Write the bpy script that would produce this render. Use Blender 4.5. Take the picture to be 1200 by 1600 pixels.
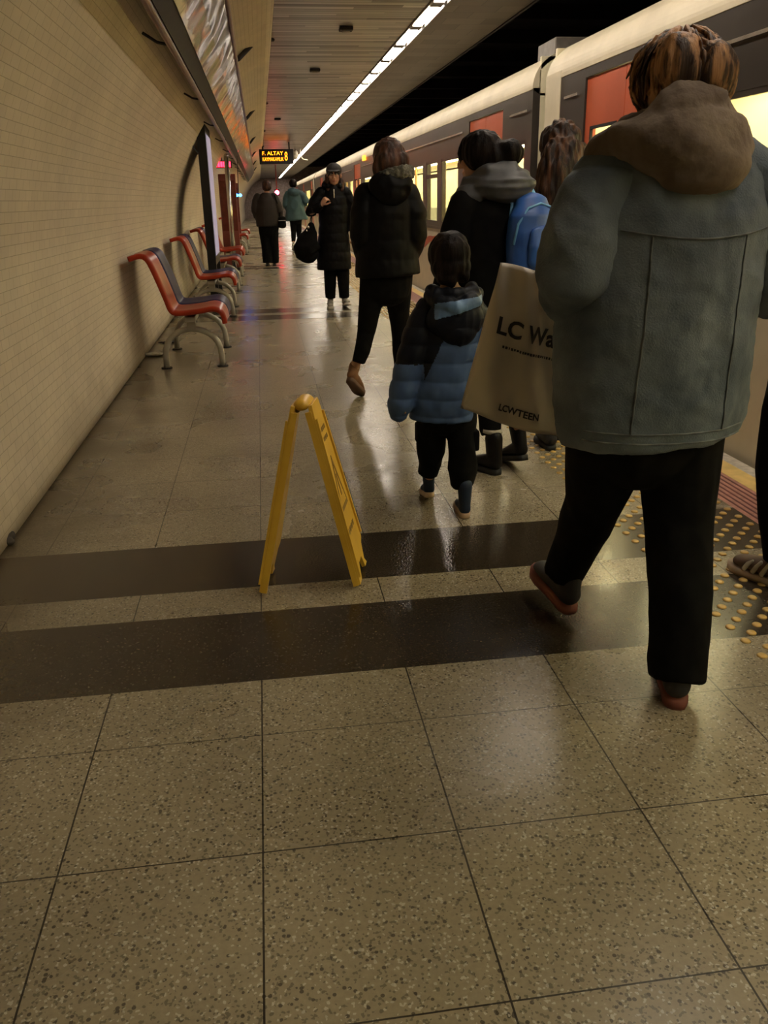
import bpy, bmesh, math, random
from mathutils import Vector, Matrix, noise, Quaternion
random.seed(7)
for o in list(bpy.data.objects): bpy.data.objects.remove(o)
S = bpy.context.scene; COL = S.collection
V = Vector
# ---------------------------------------------------------------- camera
cam = bpy.data.cameras.new('camera'); co = bpy.data.objects.new('camera', cam); COL.objects.link(co)
R_ = (0.99003311,-0.139664,-0.0181218); U_ = (0.06587321,0.34549143,0.93610704); F_ = (0.12447953,0.92797071,-0.35124807)
CAMLOC = V((0.08118713,-1.42855183,1.29302835))
co.matrix_world = Matrix(((R_[0],U_[0],-F_[0],CAMLOC.x),(R_[1],U_[1],-F_[1],CAMLOC.y),(R_[2],U_[2],-F_[2],CAMLOC.z),(0,0,0,1)))
cam.sensor_fit = 'VERTICAL'; cam.sensor_height = 36.0; cam.lens = 1304.2*36/1600; cam.clip_start = 0.05; cam.clip_end = 300
S.camera = co
# ---------------------------------------------------------------- light and exposure
W = bpy.data.worlds.new('world'); S.world = W; W.use_nodes = True
W.node_tree.nodes['Background'].inputs[0].default_value = (0.9,0.75,0.55,1)
W.node_tree.nodes['Background'].inputs[1].default_value = 0.004
S.view_settings.view_transform = 'Standard'; S.view_settings.look = 'None'; S.view_settings.gamma = 1
S.view_settings.exposure = 1.74; S.view_settings.use_curve_mapping = False
LAMP = 10.5; LAMPC = (1.0,0.87,0.72); TRAINL = 6.2; TRAINC = (1.0,0.89,0.58)
T = 0.42
# ---------------------------------------------------------------- material helpers
def newmat(name):
    m = bpy.data.materials.new(name); m.use_nodes = True
    nt = m.node_tree; return m, nt, nt.nodes['Principled BSDF']
def N(nt, typ, **k):
    n = nt.nodes.new(typ)
    for a, b in k.items(): setattr(n, a, b)
    return n
def mth(nt, op, a, b=None, c=None):
    n = nt.nodes.new('ShaderNodeMath'); n.operation = op
    for i, v in enumerate((a, b, c)):
        if v is None: continue
        if isinstance(v, (int, float)): n.inputs[i].default_value = v
        else: nt.links.new(v, n.inputs[i])
    return n.outputs[0]
def ramp(nt, fac, stops, interp='LINEAR'):
    n = nt.nodes.new('ShaderNodeValToRGB'); cr = n.color_ramp; cr.interpolation = interp
    while len(cr.elements) < len(stops): cr.elements.new(0.5)
    for e, (p, c) in zip(cr.elements, stops):
        e.position = p; e.color = (c, c, c, 1) if isinstance(c, (int, float)) else (*c, 1)
    nt.links.new(fac, n.inputs[0]); return n.outputs[0]
def mixc(nt, f, a, b):
    n = nt.nodes.new('ShaderNodeMix'); n.data_type = 'RGBA'
    for i, v in ((0, f), (6, a), (7, b)):
        if isinstance(v, (int, float)): n.inputs[i].default_value = v
        elif isinstance(v, tuple): n.inputs[i].default_value = (*v, 1)
        else: nt.links.new(v, n.inputs[i])
    return n.outputs[2]
def bump(nt, h, s, d=0.01):
    n = nt.nodes.new('ShaderNodeBump'); n.inputs['Strength'].default_value = s; n.inputs['Distance'].default_value = d
    nt.links.new(h, n.inputs['Height']); return n.outputs[0]
def nz(nt, vec, scale, detail=3, rough=0.5):
    n = nt.nodes.new('ShaderNodeTexNoise'); n.inputs['Scale'].default_value = scale; n.inputs['Detail'].default_value = detail
    n.inputs['Roughness'].default_value = rough
    if vec is not None: nt.links.new(vec, n.inputs['Vector'])
    return n.outputs[0]
def coords(nt, kind='Object', scale=None):
    c = N(nt, 'ShaderNodeTexCoord').outputs[kind]
    if scale:
        mp = N(nt, 'ShaderNodeMapping'); mp.inputs['Scale'].default_value = scale; nt.links.new(c, mp.inputs[0]); return mp.outputs[0]
    return c
def M(name, col, rough=0.6, metal=0.0, var=0.15, vscale=8, bs=0.0, bscale=60, stretch=None, coat=0.0, col2=None, sheen=0.0):
    m, nt, p = newmat(name)
    c = coords(nt, 'Object', stretch)
    f = nz(nt, c, vscale, 4)
    c2 = col2 or tuple(min(1, x*(1+var*2)) for x in col); c1 = col if col2 else tuple(x*(1-var) for x in col)
    nt.links.new(ramp(nt, f, [(0.35, c1), (0.65, c2)]), p.inputs['Base Color'])
    p.inputs['Roughness'].default_value = rough; p.inputs['Metallic'].default_value = metal
    if coat: p.inputs['Coat Weight'].default_value = coat; p.inputs['Coat Roughness'].default_value = 0.08
    if sheen: p.inputs['Sheen Weight'].default_value = sheen
    if bs: nt.links.new(bump(nt, nz(nt, c, bscale, 4), bs, 0.004), p.inputs['Normal'])
    return m
def EM(name, col, st):
    m, nt, p = newmat(name); p.inputs['Base Color'].default_value = (*[min(1, c*.5) for c in col], 1)
    p.inputs['Emission Color'].default_value = (*col, 1); p.inputs['Emission Strength'].default_value = st
    return m
# ---------------------------------------------------------------- geometry helpers
class G:
    def __init__(s): s.v = []; s.f = []; s.mi = []
    def add(s, vs, fs, mi=0):
        b = len(s.v); s.v += [V(v) for v in vs]; s.f += [[i+b for i in f] for f in fs]; s.mi += [mi]*len(fs); return s
    def box(s, lo, hi, mi=0, R=None, c=None):
        x0, y0, z0 = lo; x1, y1, z1 = hi
        vs = [V(p) for p in ((x0,y0,z0),(x1,y0,z0),(x1,y1,z0),(x0,y1,z0),(x0,y0,z1),(x1,y0,z1),(x1,y1,z1),(x0,y1,z1))]
        if R is not None: vs = [R@v + V(c) for v in vs]
        return s.add(vs, [(0,3,2,1),(4,5,6,7),(0,1,5,4),(1,2,6,5),(2,3,7,6),(3,0,4,7)], mi)
    def tube(s, pts, rad, ref=(1,0,0), n=16, cap='round', mi=0):
        pts = [V(p) for p in pts]; rad = [r if isinstance(r, tuple) else (r, r) for r in rad]; ref = V(ref)
        L = len(pts); tans = []
        for i in range(L):
            a = pts[max(0, i-1)]; b = pts[min(L-1, i+1)]; tans.append((b-a).normalized())
        rings = []
        def frame(t):
            x = ref - t*ref.dot(t)
            if x.length < 1e-3: x = V((0,1,0)) - t*t.y
            x.normalize(); return x, t.cross(x)
        def R(c, t, r, k=1.0):
            x, y = frame(t); return [c + x*(r[0]*k*math.cos(2*math.pi*j/n)) + y*(r[1]*k*math.sin(2*math.pi*j/n)) for j in range(n)]
        if cap == 'round':
            m0 = min(rad[0])
            for a in (80, 55, 28): rings.append(R(pts[0]-tans[0]*m0*math.sin(math.radians(a)), tans[0], rad[0], math.cos(math.radians(a))))
        for p, t, r in zip(pts, tans, rad): rings.append(R(p, t, r))
        if cap == 'round':
            m1 = min(rad[-1])
            for a in (28, 55, 80): rings.append(R(pts[-1]+tans[-1]*m1*math.sin(math.radians(a)), tans[-1], rad[-1], math.cos(math.radians(a))))
        vs = [v for r in rings for v in r]; fs = []
        for i in range(len(rings)-1):
            for j in range(n):
                a = i*n+j; b = i*n+(j+1) % n; fs.append((a, b, b+n, a+n))
        if cap: fs.append(tuple(reversed(range(n)))); fs.append(tuple((len(rings)-1)*n+j for j in range(n)))
        return s.add(vs, fs, mi)
    def ell(s, c, r, R=None, n=18, m=12, mi=0):
        c = V(c); vs = []; fs = []
        for i in range(1, m):
            a = math.pi*i/m
            for j in range(n):
                b = 2*math.pi*j/n; p = V((r[0]*math.sin(a)*math.cos(b), r[1]*math.sin(a)*math.sin(b), r[2]*math.cos(a)))
                vs.append(c + (R@p if R else p))
        t = len(vs); top = V((0,0,r[2])); vs += [c+(R@top if R else top), c-(R@top if R else top)]
        for i in range(m-2):
            for j in range(n):
                a = i*n+j; b = i*n+(j+1) % n; fs.append((a, a+n, b+n, b))
        for j in range(n):
            fs.append((t, j, (j+1) % n)); fs.append((t+1, (m-2)*n+(j+1) % n, (m-2)*n+j))
        return s.add(vs, fs, mi)
    def prism(s, prof, fn, a, b, mi=0):   # closed 2D profile swept between a and b, fn(u,v,t)->point
        n = len(prof); vs = [fn(u, v, a) for u, v in prof]+[fn(u, v, b) for u, v in prof]
        return s.add(vs, [tuple(range(n)), tuple(reversed(range(n, 2*n)))]+[(i, i+n, (i+1) % n+n, (i+1) % n) for i in range(n)], mi)
def mesh_from(g, name):
    me = bpy.data.meshes.new(name); me.from_pydata([tuple(v) for v in g.v], [], g.f)
    me.polygons.foreach_set('material_index', g.mi)
    bm = bmesh.new(); bm.from_mesh(me); bmesh.ops.recalc_face_normals(bm, faces=bm.faces); bm.to_mesh(me); bm.free()
    return me
def tag(o, label=None, cat=None, group=None, kind=None):
    if label: o['label'] = label
    if cat: o['category'] = cat
    if group: o['group'] = group
    if kind: o['kind'] = kind
    return o
def obj(name, g, mats, parent=None, smooth=False, bevel=0, seg=2, label=None):
    me = g if isinstance(g, bpy.types.Mesh) else mesh_from(g, name)
    o = bpy.data.objects.new(name, me); COL.objects.link(o)
    for m in (mats if isinstance(mats, (list, tuple)) else [mats]): me.materials.append(m)
    if parent is not None:
        w = V((0,0,0)); q = parent
        while q: w = w+q.location; q = q.parent
        for v in me.vertices: v.co -= w
        o.parent = parent
    if smooth: me.polygons.foreach_set('use_smooth', [True]*len(me.polygons))
    if bevel:
        b = o.modifiers.new('bevel', 'BEVEL'); b.width = bevel; b.segments = seg; b.limit_method = 'ANGLE'
    if label: o['label'] = label
    return o
def thing(name, loc, label, cat, group=None):
    o = bpy.data.objects.new(name, None); COL.objects.link(o); o.location = loc; o.empty_display_size = 0.1
    return tag(o, label, cat, group)
def rebase(o, loc):     # top-level mesh: put its origin on the spot it stands
    loc = V(loc)
    for v in o.data.vertices: v.co -= loc
    o.location = loc; return o
def blob(g, voxel, sm=4, disp=None, matfn=None, smf=0.6):
    me = mesh_from(g, 'tmp'); o = bpy.data.objects.new('tmp', me); COL.objects.link(o)
    r = o.modifiers.new('r', 'REMESH'); r.mode = 'VOXEL'; r.voxel_size = voxel; r.adaptivity = 0
    if sm: s_ = o.modifiers.new('s', 'SMOOTH'); s_.factor = smf; s_.iterations = sm
    dg = bpy.context.evaluated_depsgraph_get(); dg.update()
    out = bpy.data.meshes.new_from_object(o.evaluated_get(dg))
    bpy.data.objects.remove(o); bpy.data.meshes.remove(me); out.materials.clear()
    if disp:
        ns = [v.normal.copy() for v in out.vertices]
        for v, n in zip(out.vertices, ns): v.co += n*disp(v.co, n)
    if matfn:
        for p in out.polygons: p.material_index = matfn(p.center)
    else: out.polygons.foreach_set('material_index', [0]*len(out.polygons))
    out.polygons.foreach_set('use_smooth', [True]*len(out.polygons))
    return out
def dup(root, loc, label, group):
    r = root.copy(); COL.objects.link(r); r.location = loc; r['label'] = label
    if group: r['group'] = group
    for ch in list(root.children):
        c = ch.copy(); COL.objects.link(c); c.parent = r
        for q in list(ch.children):
            d = q.copy(); COL.objects.link(d); d.parent = c
    return r
def textmesh(body, size, depth=0.0, bold=0.0):
    cu = bpy.data.curves.new('t', 'FONT'); cu.body = body; cu.size = size; cu.extrude = depth; cu.align_x = 'LEFT'; cu.resolution_u = 3; cu.offset = size*bold
    o = bpy.data.objects.new('t', cu); COL.objects.link(o)
    dg = bpy.context.evaluated_depsgraph_get(); dg.update()
    me = bpy.data.meshes.new_from_object(o.evaluated_get(dg)); bpy.data.objects.remove(o); me.materials.clear(); return me
# ---------------------------------------------------------------- materials of the place
def terrazzo(name, base, dark, light, gran=False):
    m, nt, p = newmat(name); c = coords(nt)
    vo = N(nt, 'ShaderNodeTexVoronoi'); vo.inputs['Scale'].default_value = 108; nt.links.new(c, vo.inputs['Vector'])
    sp = N(nt, 'ShaderNodeSeparateColor'); nt.links.new(vo.outputs['Color'], sp.inputs[0])
    vo2 = N(nt, 'ShaderNodeTexVoronoi'); vo2.inputs['Scale'].default_value = 210; nt.links.new(c, vo2.inputs['Vector'])
    sp2 = N(nt, 'ShaderNodeSeparateColor'); nt.links.new(vo2.outputs['Color'], sp2.inputs[0])
    # clouded density of the dark chips
    cl = nz(nt, c, 9, 3)
    lim = mth(nt, 'MULTIPLY_ADD', cl, 0.18, 0.04)
    isd = mth(nt, 'LESS_THAN', sp.outputs[0], lim)
    isd = mth(nt, 'MULTIPLY', isd, mth(nt, 'LESS_THAN', vo.outputs['Distance'], 0.42))
    isd2 = mth(nt, 'LESS_THAN', sp2.outputs[1], lim)
    lt = mth(nt, 'GREATER_THAN', sp2.outputs[0], 0.93)
    col = mixc(nt, nz(nt, c, 90, 3), tuple(x*0.75 for x in base), tuple(min(1, x*1.22) for x in base))
    col = mixc(nt, mth(nt, 'MULTIPLY', isd2, 0.55), col, dark); col = mixc(nt, mth(nt, 'MULTIPLY', isd, 0.85), col, dark)
    col = mixc(nt, mth(nt, 'MULTIPLY', lt, 0.5), col, light)
    # walked-in grime in broad patches
    gr = ramp(nt, nz(nt, c, 1.4, 2, 0.5), [(0.30, 0.72), (0.66, 1.0)])
    mg = N(nt, 'ShaderNodeVectorMath', operation='SCALE'); nt.links.new(col, mg.inputs[0]); nt.links.new(gr, mg.inputs['Scale']); col = mg.outputs[0]
    uv = N(nt, 'ShaderNodeTexCoord').outputs['UV']; su = N(nt, 'ShaderNodeSeparateXYZ'); nt.links.new(uv, su.inputs[0])
    wob = mth(nt, 'MULTIPLY_ADD', nz(nt, c, 14, 2), 0.003, -0.0015)
    def line(o, w):
        a = mth(nt, 'FRACT', mth(nt, 'ADD', mth(nt, 'ADD', o, wob), 0.5)); a = mth(nt, 'ABSOLUTE', mth(nt, 'SUBTRACT', a, 0.5)); return mth(nt, 'LESS_THAN', a, w)
    ln = line(su.outputs[0], 0.0048)
    if not gran: ln = mth(nt, 'MAXIMUM', ln, line(su.outputs[1], 0.0042))
    col = mixc(nt, mth(nt, 'MULTIPLY', ln, 0.45 if gran else 0.92), col, (0.012, 0.009, 0.006))
    sg_ = N(nt, 'ShaderNodeSeparateXYZ'); nt.links.new(c, sg_.inputs[0])
    gw = ramp(nt, mth(nt, 'ADD', sg_.outputs[0], mth(nt, 'MULTIPLY_ADD', nz(nt, c, 2.2, 5, 0.6), 0.9, 0.55)), [(0.02, 0.85), (0.46, 0.0)])
    col = mixc(nt, gw, col, (0.075, 0.052, 0.026))   # dirt gathered along the foot of the wall
    nt.links.new(col, p.inputs['Base Color'])
    # wet film: a mopped patch around the bands, roughly between x 0.1 and 1.5, y 0.7 and 2.7
    sx = N(nt, 'ShaderNodeSeparateXYZ'); nt.links.new(c, sx.inputs[0])
    dx = mth(nt, 'DIVIDE', mth(nt, 'SUBTRACT', sx.outputs[0], 0.72), 0.62); dy = mth(nt, 'DIVIDE', mth(nt, 'SUBTRACT', sx.outputs[1], 1.65), 1.05)
    d2 = mth(nt, 'ADD', mth(nt, 'MULTIPLY', dx, dx), mth(nt, 'MULTIPLY', dy, dy))
    wn = mth(nt, 'MULTIPLY_ADD', nz(nt, c, 5, 4), 1.6, -0.8)
    wet = ramp(nt, mth(nt, 'ADD', d2, wn), [(0.55, 1.0), (1.25, 0.0)])
    r0 = mth(nt, 'MULTIPLY_ADD', nz(nt, c, 2, 2), 0.10, 0.23 if not gran else 0.19)
    rr = mth(nt, 'SUBTRACT', r0, mth(nt, 'MULTIPLY', wet, 0.14)); nt.links.new(rr, p.inputs['Roughness'])
    p.inputs['Specular IOR Level'].default_value = 0.48
    bh = mth(nt, 'MULTIPLY', nz(nt, c, 120, 2), mth(nt, 'MULTIPLY_ADD', wet, 1.7, 0.02))
    bh = mth(nt, 'SUBTRACT', bh, mth(nt, 'MULTIPLY', ln, 1.0))
    nt.links.new(bump(nt, bh, 0.30, 0.0015), p.inputs['Normal'])
    return m
m_ter = terrazzo('terrazzo', (0.29,0.245,0.168), (0.05,0.042,0.03), (0.62,0.58,0.5))
m_gran = terrazzo('dark_granite', (0.042,0.031,0.020), (0.012,0.010,0.007), (0.08,0.065,0.05), True)
def walltile():
    m, nt, p = newmat('glazed_wall_tile'); uv = N(nt, 'ShaderNodeTexCoord').outputs['UV']; c = coords(nt)
    b = N(nt, 'ShaderNodeTexBrick'); nt.links.new(uv, b.inputs['Vector']); b.inputs['Scale'].default_value = 1.0
    b.inputs['Brick Width'].default_value = 0.11; b.inputs['Row Height'].default_value = 0.048; b.inputs['Mortar Size'].default_value = 0.0016
    b.inputs['Mortar Smooth'].default_value = 0.3; b.inputs['Bias'].default_value = 0
    b.inputs['Color1'].default_value = (0.86,0.75,0.57,1); b.inputs['Color2'].default_value = (0.82,0.71,0.54,1); b.inputs['Mortar'].default_value = (0.55,0.455,0.305,1)
    g = ramp(nt, nz(nt, c, 1.3, 5, 0.65), [(0.3, 0.86), (0.65, 1.0)])
    s_ = N(nt, 'ShaderNodeVectorMath', operation='SCALE'); nt.links.new(b.outputs['Color'], s_.inputs[0]); nt.links.new(g, s_.inputs['Scale'])
    # grime that has crept up from the floor
    sx = N(nt, 'ShaderNodeSeparateXYZ'); nt.links.new(c, sx.inputs[0])
    lo = mth(nt, 'ADD', sx.outputs[2], mth(nt, 'MULTIPLY_ADD', nz(nt, c, 2.5, 4), 0.5, -0.25))
    gd = ramp(nt, lo, [(0.0, 0.5), (0.28, 0.0)])
    nt.links.new(mixc(nt, gd, s_.outputs[0], (0.24,0.18,0.11)), p.inputs['Base Color'])
    p.inputs['Roughness'].default_value = 0.38
    nt.links.new(bump(nt, mth(nt, 'MULTIPLY_ADD', b.outputs['Fac'], -1.0, mth(nt, 'MULTIPLY', nz(nt, c, 7, 3), 0.8)), 0.3, 0.002), p.inputs['Normal'])
    return m
m_wall = walltile()
def slats():
    m, nt, p = newmat('metal_slat_ceiling'); c = coords(nt); sx = N(nt, 'ShaderNodeSeparateXYZ'); nt.links.new(c, sx.inputs[0])
    row = mth(nt, 'FLOOR', mth(nt, 'DIVIDE', sx.outputs[1], 0.10)); blk = mth(nt, 'FLOOR', mth(nt, 'ADD', mth(nt, 'MULTIPLY', sx.outputs[0], 0.8), mth(nt, 'MULTIPLY', row, 0.37)))
    wn = N(nt, 'ShaderNodeTexWhiteNoise', noise_dimensions='2D'); cb = N(nt, 'ShaderNodeCombineXYZ'); nt.links.new(row, cb.inputs[0]); nt.links.new(blk, cb.inputs[1]); nt.links.new(cb.outputs[0], wn.inputs['Vector'])
    fr = mth(nt, 'FRACT', mth(nt, 'DIVIDE', sx.outputs[1], 0.10))
    gap = mth(nt, 'MULTIPLY', mth(nt, 'LESS_THAN', fr, 0.13), mth(nt, 'GREATER_THAN', wn.outputs[0], 0.25))
    col = ramp(nt, wn.outputs[0], [(0.0, (0.035,0.032,0.028)), (0.12, (0.06,0.056,0.05)), (0.26, (0.22,0.208,0.195)), (1.0, (0.42,0.40,0.38))])
    nt.links.new(mixc(nt, mth(nt, 'MULTIPLY', gap, 0.85), col, (0.03,0.025,0.02)), p.inputs['Base Color'])
    p.inputs['Metallic'].default_value = 0.55; p.inputs['Roughness'].default_value = 0.36
    nt.links.new(bump(nt, mth(nt, 'ADD', mth(nt, 'MULTIPLY', mth(nt, 'SINE', mth(nt, 'MULTIPLY', fr, 3.14159)), 0.5), mth(nt, 'MULTIPLY', nz(nt, coords(nt, 'Object', (1.5,14,1)), 3, 2), 0.5)), 0.35, 0.01), p.inputs['Normal'])
    return m
m_slat = slats()
def tiles_ceiling():
    m, nt, p = newmat('brown_ceiling_board'); c = coords(nt)
    b = N(nt, 'ShaderNodeTexBrick'); mp = N(nt, 'ShaderNodeMapping'); nt.links.new(c, mp.inputs[0]); nt.links.new(mp.outputs[0], b.inputs['Vector'])
    b.inputs['Scale'].default_value = 1; b.inputs['Brick Width'].default_value = 0.42; b.inputs['Row Height'].default_value = 0.30; b.inputs['Mortar Size'].default_value = 0.003
    b.inputs['Color1'].default_value = (0.20,0.165,0.115,1); b.inputs['Color2'].default_value = (0.13,0.105,0.075,1); b.inputs['Mortar'].default_value = (0.06,0.05,0.035,1)
    nt.links.new(b.outputs[0], p.inputs['Base Color']); p.inputs['Roughness'].default_value = 0.55
    return m
m_cboard = tiles_ceiling()
def art_with_glare():
    m, nt, p = newmat('streaked_glossy_panel'); c = coords(nt, 'Object', (1.0,0.55,1.0))
    n1 = nz(nt, c, 2.2, 6, 0.6)
    wv = N(nt, 'ShaderNodeTexWave'); wv.inputs['Scale'].default_value = 0.55; wv.inputs['Distortion'].default_value = 9; wv.inputs['Detail'].default_value = 3; nt.links.new(c, wv.inputs[0])
    f = mth(nt, 'ADD', mth(nt, 'MULTIPLY', n1, 0.55), mth(nt, 'MULTIPLY', wv.outputs[1], 0.45))
    nt.links.new(ramp(nt, f, [(0.34, (0.006,0.006,0.016)), (0.44, (0.03,0.03,0.08)), (0.52, (0.11,0.09,0.17)), (0.60, (0.05,0.045,0.10)), (0.66, (0.50,0.46,0.38))]), p.inputs['Base Color'])  # dark print tones; cream streaks paint reflected lamp glare into the colour
    p.inputs['Roughness'].default_value = 0.13; p.inputs['Specular IOR Level'].default_value = 0.55
    nt.links.new(bump(nt, nz(nt, coords(nt, 'Object', (1.6,1.0,1.6)), 1.6, 1), 0.55, 0.10), p.inputs['Normal'])
    return m
m_art_glare = art_with_glare()
m_pipe = M('brown_painted_steel', (0.17,0.075,0.045), 0.32, 0.3, 0.2, 3)
m_dark = M('dark_steel', (0.014,0.011,0.009), 0.65, 0.0)
m_black = M('black_gloss', (0.006,0.0055,0.005), 0.4)
m_tunnel = M('near_black_concrete', (0.014,0.012,0.010), 0.9, 0, 0.4, 2)  # near-black brown concrete, mottled at random
m_red = M('red_lacquered_plastic', (0.30,0.034,0.013), 0.30, 0, 0.12, 4)
m_blue = M('navy_lacquered_plastic', (0.014,0.014,0.060), 0.30, 0, 0.12, 4)
m_blue.node_tree.nodes['Principled BSDF'].inputs['Roughness'].default_value = 0.45
for m_ in (m_red, m_blue): m_.node_tree.nodes['Principled BSDF'].inputs['Specular IOR Level'].default_value = 0.14
m_leg = M('cream_painted_steel', (0.36,0.335,0.27), 0.35, 0.1, 0.08, 5)
m_yel = M('yellow_plastic', (0.62,0.36,0.035), 0.38, 0, 0.12, 9, col2=(0.70,0.43,0.05))
m_yelprint = M('faded_brown_print', (0.20,0.11,0.02), 0.45)
m_stud = M('brass_yellow_stud', (0.46,0.30,0.085), 0.4, 0.1, 0.15, 20)
m_pink = M('faded_red_ridge', (0.42,0.20,0.15), 0.55, 0, 0.15, 20)
m_groove = M('dark_red_groove', (0.13,0.035,0.03), 0.6)
m_yline = M('yellow_line', (0.72,0.52,0.17), 0.45, 0, 0.1, 12)
m_edge = M('edge_stone', (0.46,0.42,0.34), 0.5, 0, 0.15, 25)
m_cream = M('cream_train_paint', (0.60,0.53,0.38), 0.55, 0.0, 0.05, 3)
m_band = M('train_band', (0.052,0.043,0.037), 0.28, 0.3, 0.1, 3)
m_rub = M('black_rubber', (0.006,0.006,0.006), 0.7)
m_orange = M('orange_train_door', (0.50,0.095,0.035), 0.35, 0, 0.06, 3)
m_tred = M('red_stripe_paint', (0.42,0.045,0.02), 0.35)
m_chrome = M('brushed_chrome', (0.62,0.60,0.58), 0.18, 1.0, 0.05, 5)
m_alu = M('aluminium_strip', (0.75,0.72,0.68), 0.25, 0.9)
m_maroon = M('maroon_paint', (0.17,0.035,0.022), 0.35, 0, 0.12, 3)
m_grey = M('grey_plate', (0.18,0.16,0.14), 0.5)
m_white = M('off_white_plastic', (0.5,0.46,0.38), 0.45)
m_lamp = EM('lamp_diffuser', LAMPC, LAMP)
m_tlight = EM('train_light', TRAINC, TRAINL)
m_int = M('train_interior_panel', (0.80,0.74,0.52), 0.5, 0, 0.05, 3)
m_seat = M('train_seat_grey', (0.25,0.26,0.22), 0.6)
def glass():
    m = bpy.data.materials.new('window_glass'); m.use_nodes = True; nt = m.node_tree; nt.nodes.clear()
    o = N(nt, 'ShaderNodeOutputMaterial'); mx = N(nt, 'ShaderNodeMixShader'); t = N(nt, 'ShaderNodeBsdfTransparent'); g = N(nt, 'ShaderNodeBsdfGlossy')
    t.inputs[0].default_value = (0.86,0.87,0.80,1); g.inputs['Roughness'].default_value = 0.05
    fr = N(nt, 'ShaderNodeFresnel'); fr.inputs[0].default_value = 1.5
    ge = N(nt, 'ShaderNodeNewGeometry'); nt.links.new(mth(nt, 'MULTIPLY', mth(nt, 'MULTIPLY', fr.outputs[0], mth(nt, 'SUBTRACT', 1.0, ge.outputs['Backfacing'])), 0.6), mx.inputs[0]); nt.links.new(t.outputs[0], mx.inputs[1]); nt.links.new(g.outputs[0], mx.inputs[2]); nt.links.new(mx.outputs[0], o.inputs[0]); return m
m_glass = glass()
# ================================================================ THE SETTING
# floor rows: tile rows of 0.42 m cut by two dark bands every 7.85 m
rows = []   # (y0, y1, material)
edges = [(-6.10+T*k) for k in range(0)]
def add_rows(a, b, start_partial=False):
    y = a
    while y < b-0.10:
        n = min(b, y+T)
        if b-n < 0.10: n = b
        rows.append((y, n, 0)); y = n
yy = [-6.096, -5.88]+[-5.88+T*i for i in range(1, 16)]
yy = [-6.096]+[0.42-T*i for i in range(15, -1, -1)]+[0.687]
rows.append((-8.0, -7.163, 0)); rows += [(-7.163, -6.73, 1), (-6.73, -6.53, 0), (-6.53, -6.096, 1)]
for a, b in zip(yy, yy[1:]): rows.append((a, b, 0))
for k in range(9):
    P = 7.85*k
    rows += [(0.687+P, 1.12+P, 1), (1.12+P, 1.3195+P, 0), (1.3195+P, 1.754+P, 1)]
    add_rows(1.754+P, 8.537+P)
me = bpy.data.meshes.new('floor'); vs = []; fs = []; mi = []; uvs = []
X0, X1 = -1.30, 2.05
for i, (a, b, m) in enumerate(rows):
    q = len(vs); vs += [(X0, a, 0), (X1, a, 0), (X1, b, 0), (X0, b, 0)]; fs.append((q, q+1, q+2, q+3)); mi.append(m)
    uvs += [(X0/T, i), (X1/T, i), (X1/T, i+1), (X0/T, i+1)]
q = len(vs); YB, YE = -8.0, rows[-1][1]
vs += [(X0, YB, -.3), (X1, YB, -.3), (X1, YE, -.3), (X0, YE, -.3)]; fs.append((q+3, q+2, q+1, q)); mi.append(0); uvs += [(0.5, 0.5)]*4
me.from_pydata(vs, [], fs); ul = me.uv_layers.new(name='UVMap')
for i, u in enumerate(uvs): ul.data[i].uv = u
me.polygons.foreach_set('material_index', mi)
fl = obj('floor', me, [m_ter, m_gran]); tag(fl, kind='structure')
# platform edge: ridged red strip, yellow line, edge stone
g = G(); g.box((2.05, YB, -.3), (2.255, YE, 0.0), 0)
for x in (2.075, 2.105, 2.135, 2.165, 2.195, 2.225): g.box((x, YB, 0.0), (x+.009, YE, .0015), 1)
tag(obj('trim_1', g, [m_pink, m_groove]), kind='structure')
g = G(); g.box((2.255, YB, -.3), (2.365, YE, .001), 0); tag(obj('trim_2', g, m_yline), kind='structure')
g = G(); g.box((2.365, YB, -.9), (2.44, YE, 0.0), 0); tag(obj('trim_3', g, m_edge), kind='structure')
# curved wall
prof = [(-1.135,0.0),(-1.15,.25),(-1.155,.5),(-1.15,.8),(-1.125,1.1),(-1.07,1.4),(-1.0,1.62),(-.87,1.9),(-.68,2.22),(-.5,2.45),(-.28,2.66),(-.02,2.86),(.28,3.0)]
def cat(P, n=4):
    out = []
    for i in range(len(P)-1):
        p0 = V((*P[max(0, i-1)], 0)); p1 = V((*P[i], 0)); p2 = V((*P[i+1], 0)); p3 = V((*P[min(len(P)-1, i+2)], 0))
        for k in range(n):
            t = k/n; q = 0.5*((2*p1)+(p2-p0)*t+(2*p0-5*p1+4*p2-p3)*t*t+(3*p1-p0-3*p2+p3)*t**3); out.append((q.x, q.y))
    out.append(P[-1]); return out
wp = cat(prof, 3)
me = bpy.data.meshes.new('wall_left'); vs = []; fs = []; uvs = []; s_ = [0]
for a, b in zip(wp, wp[1:]): s_.append(s_[-1]+math.hypot(b[0]-a[0], b[1]-a[1]))
n = len(wp)
for y in (YB, YE): vs += [(x, y, z) for x, z in wp]
for i in range(n-1):
    fs.append((i, i+n, i+n+1, i+1)); uvs += [(YB, s_[i]), (YE, s_[i]), (YE, s_[i+1]), (YB, s_[i+1])]
me.from_pydata(vs, [], fs); ul = me.uv_layers.new(name='UVMap')
for i, u in enumerate(uvs): ul.data[i].uv = u
wl = obj('wall_left', me, m_wall, smooth=True); tag(wl, kind='structure')
so = wl.modifiers.new('solid', 'SOLIDIFY'); so.thickness = 0.12; so.offset = 1
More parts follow.
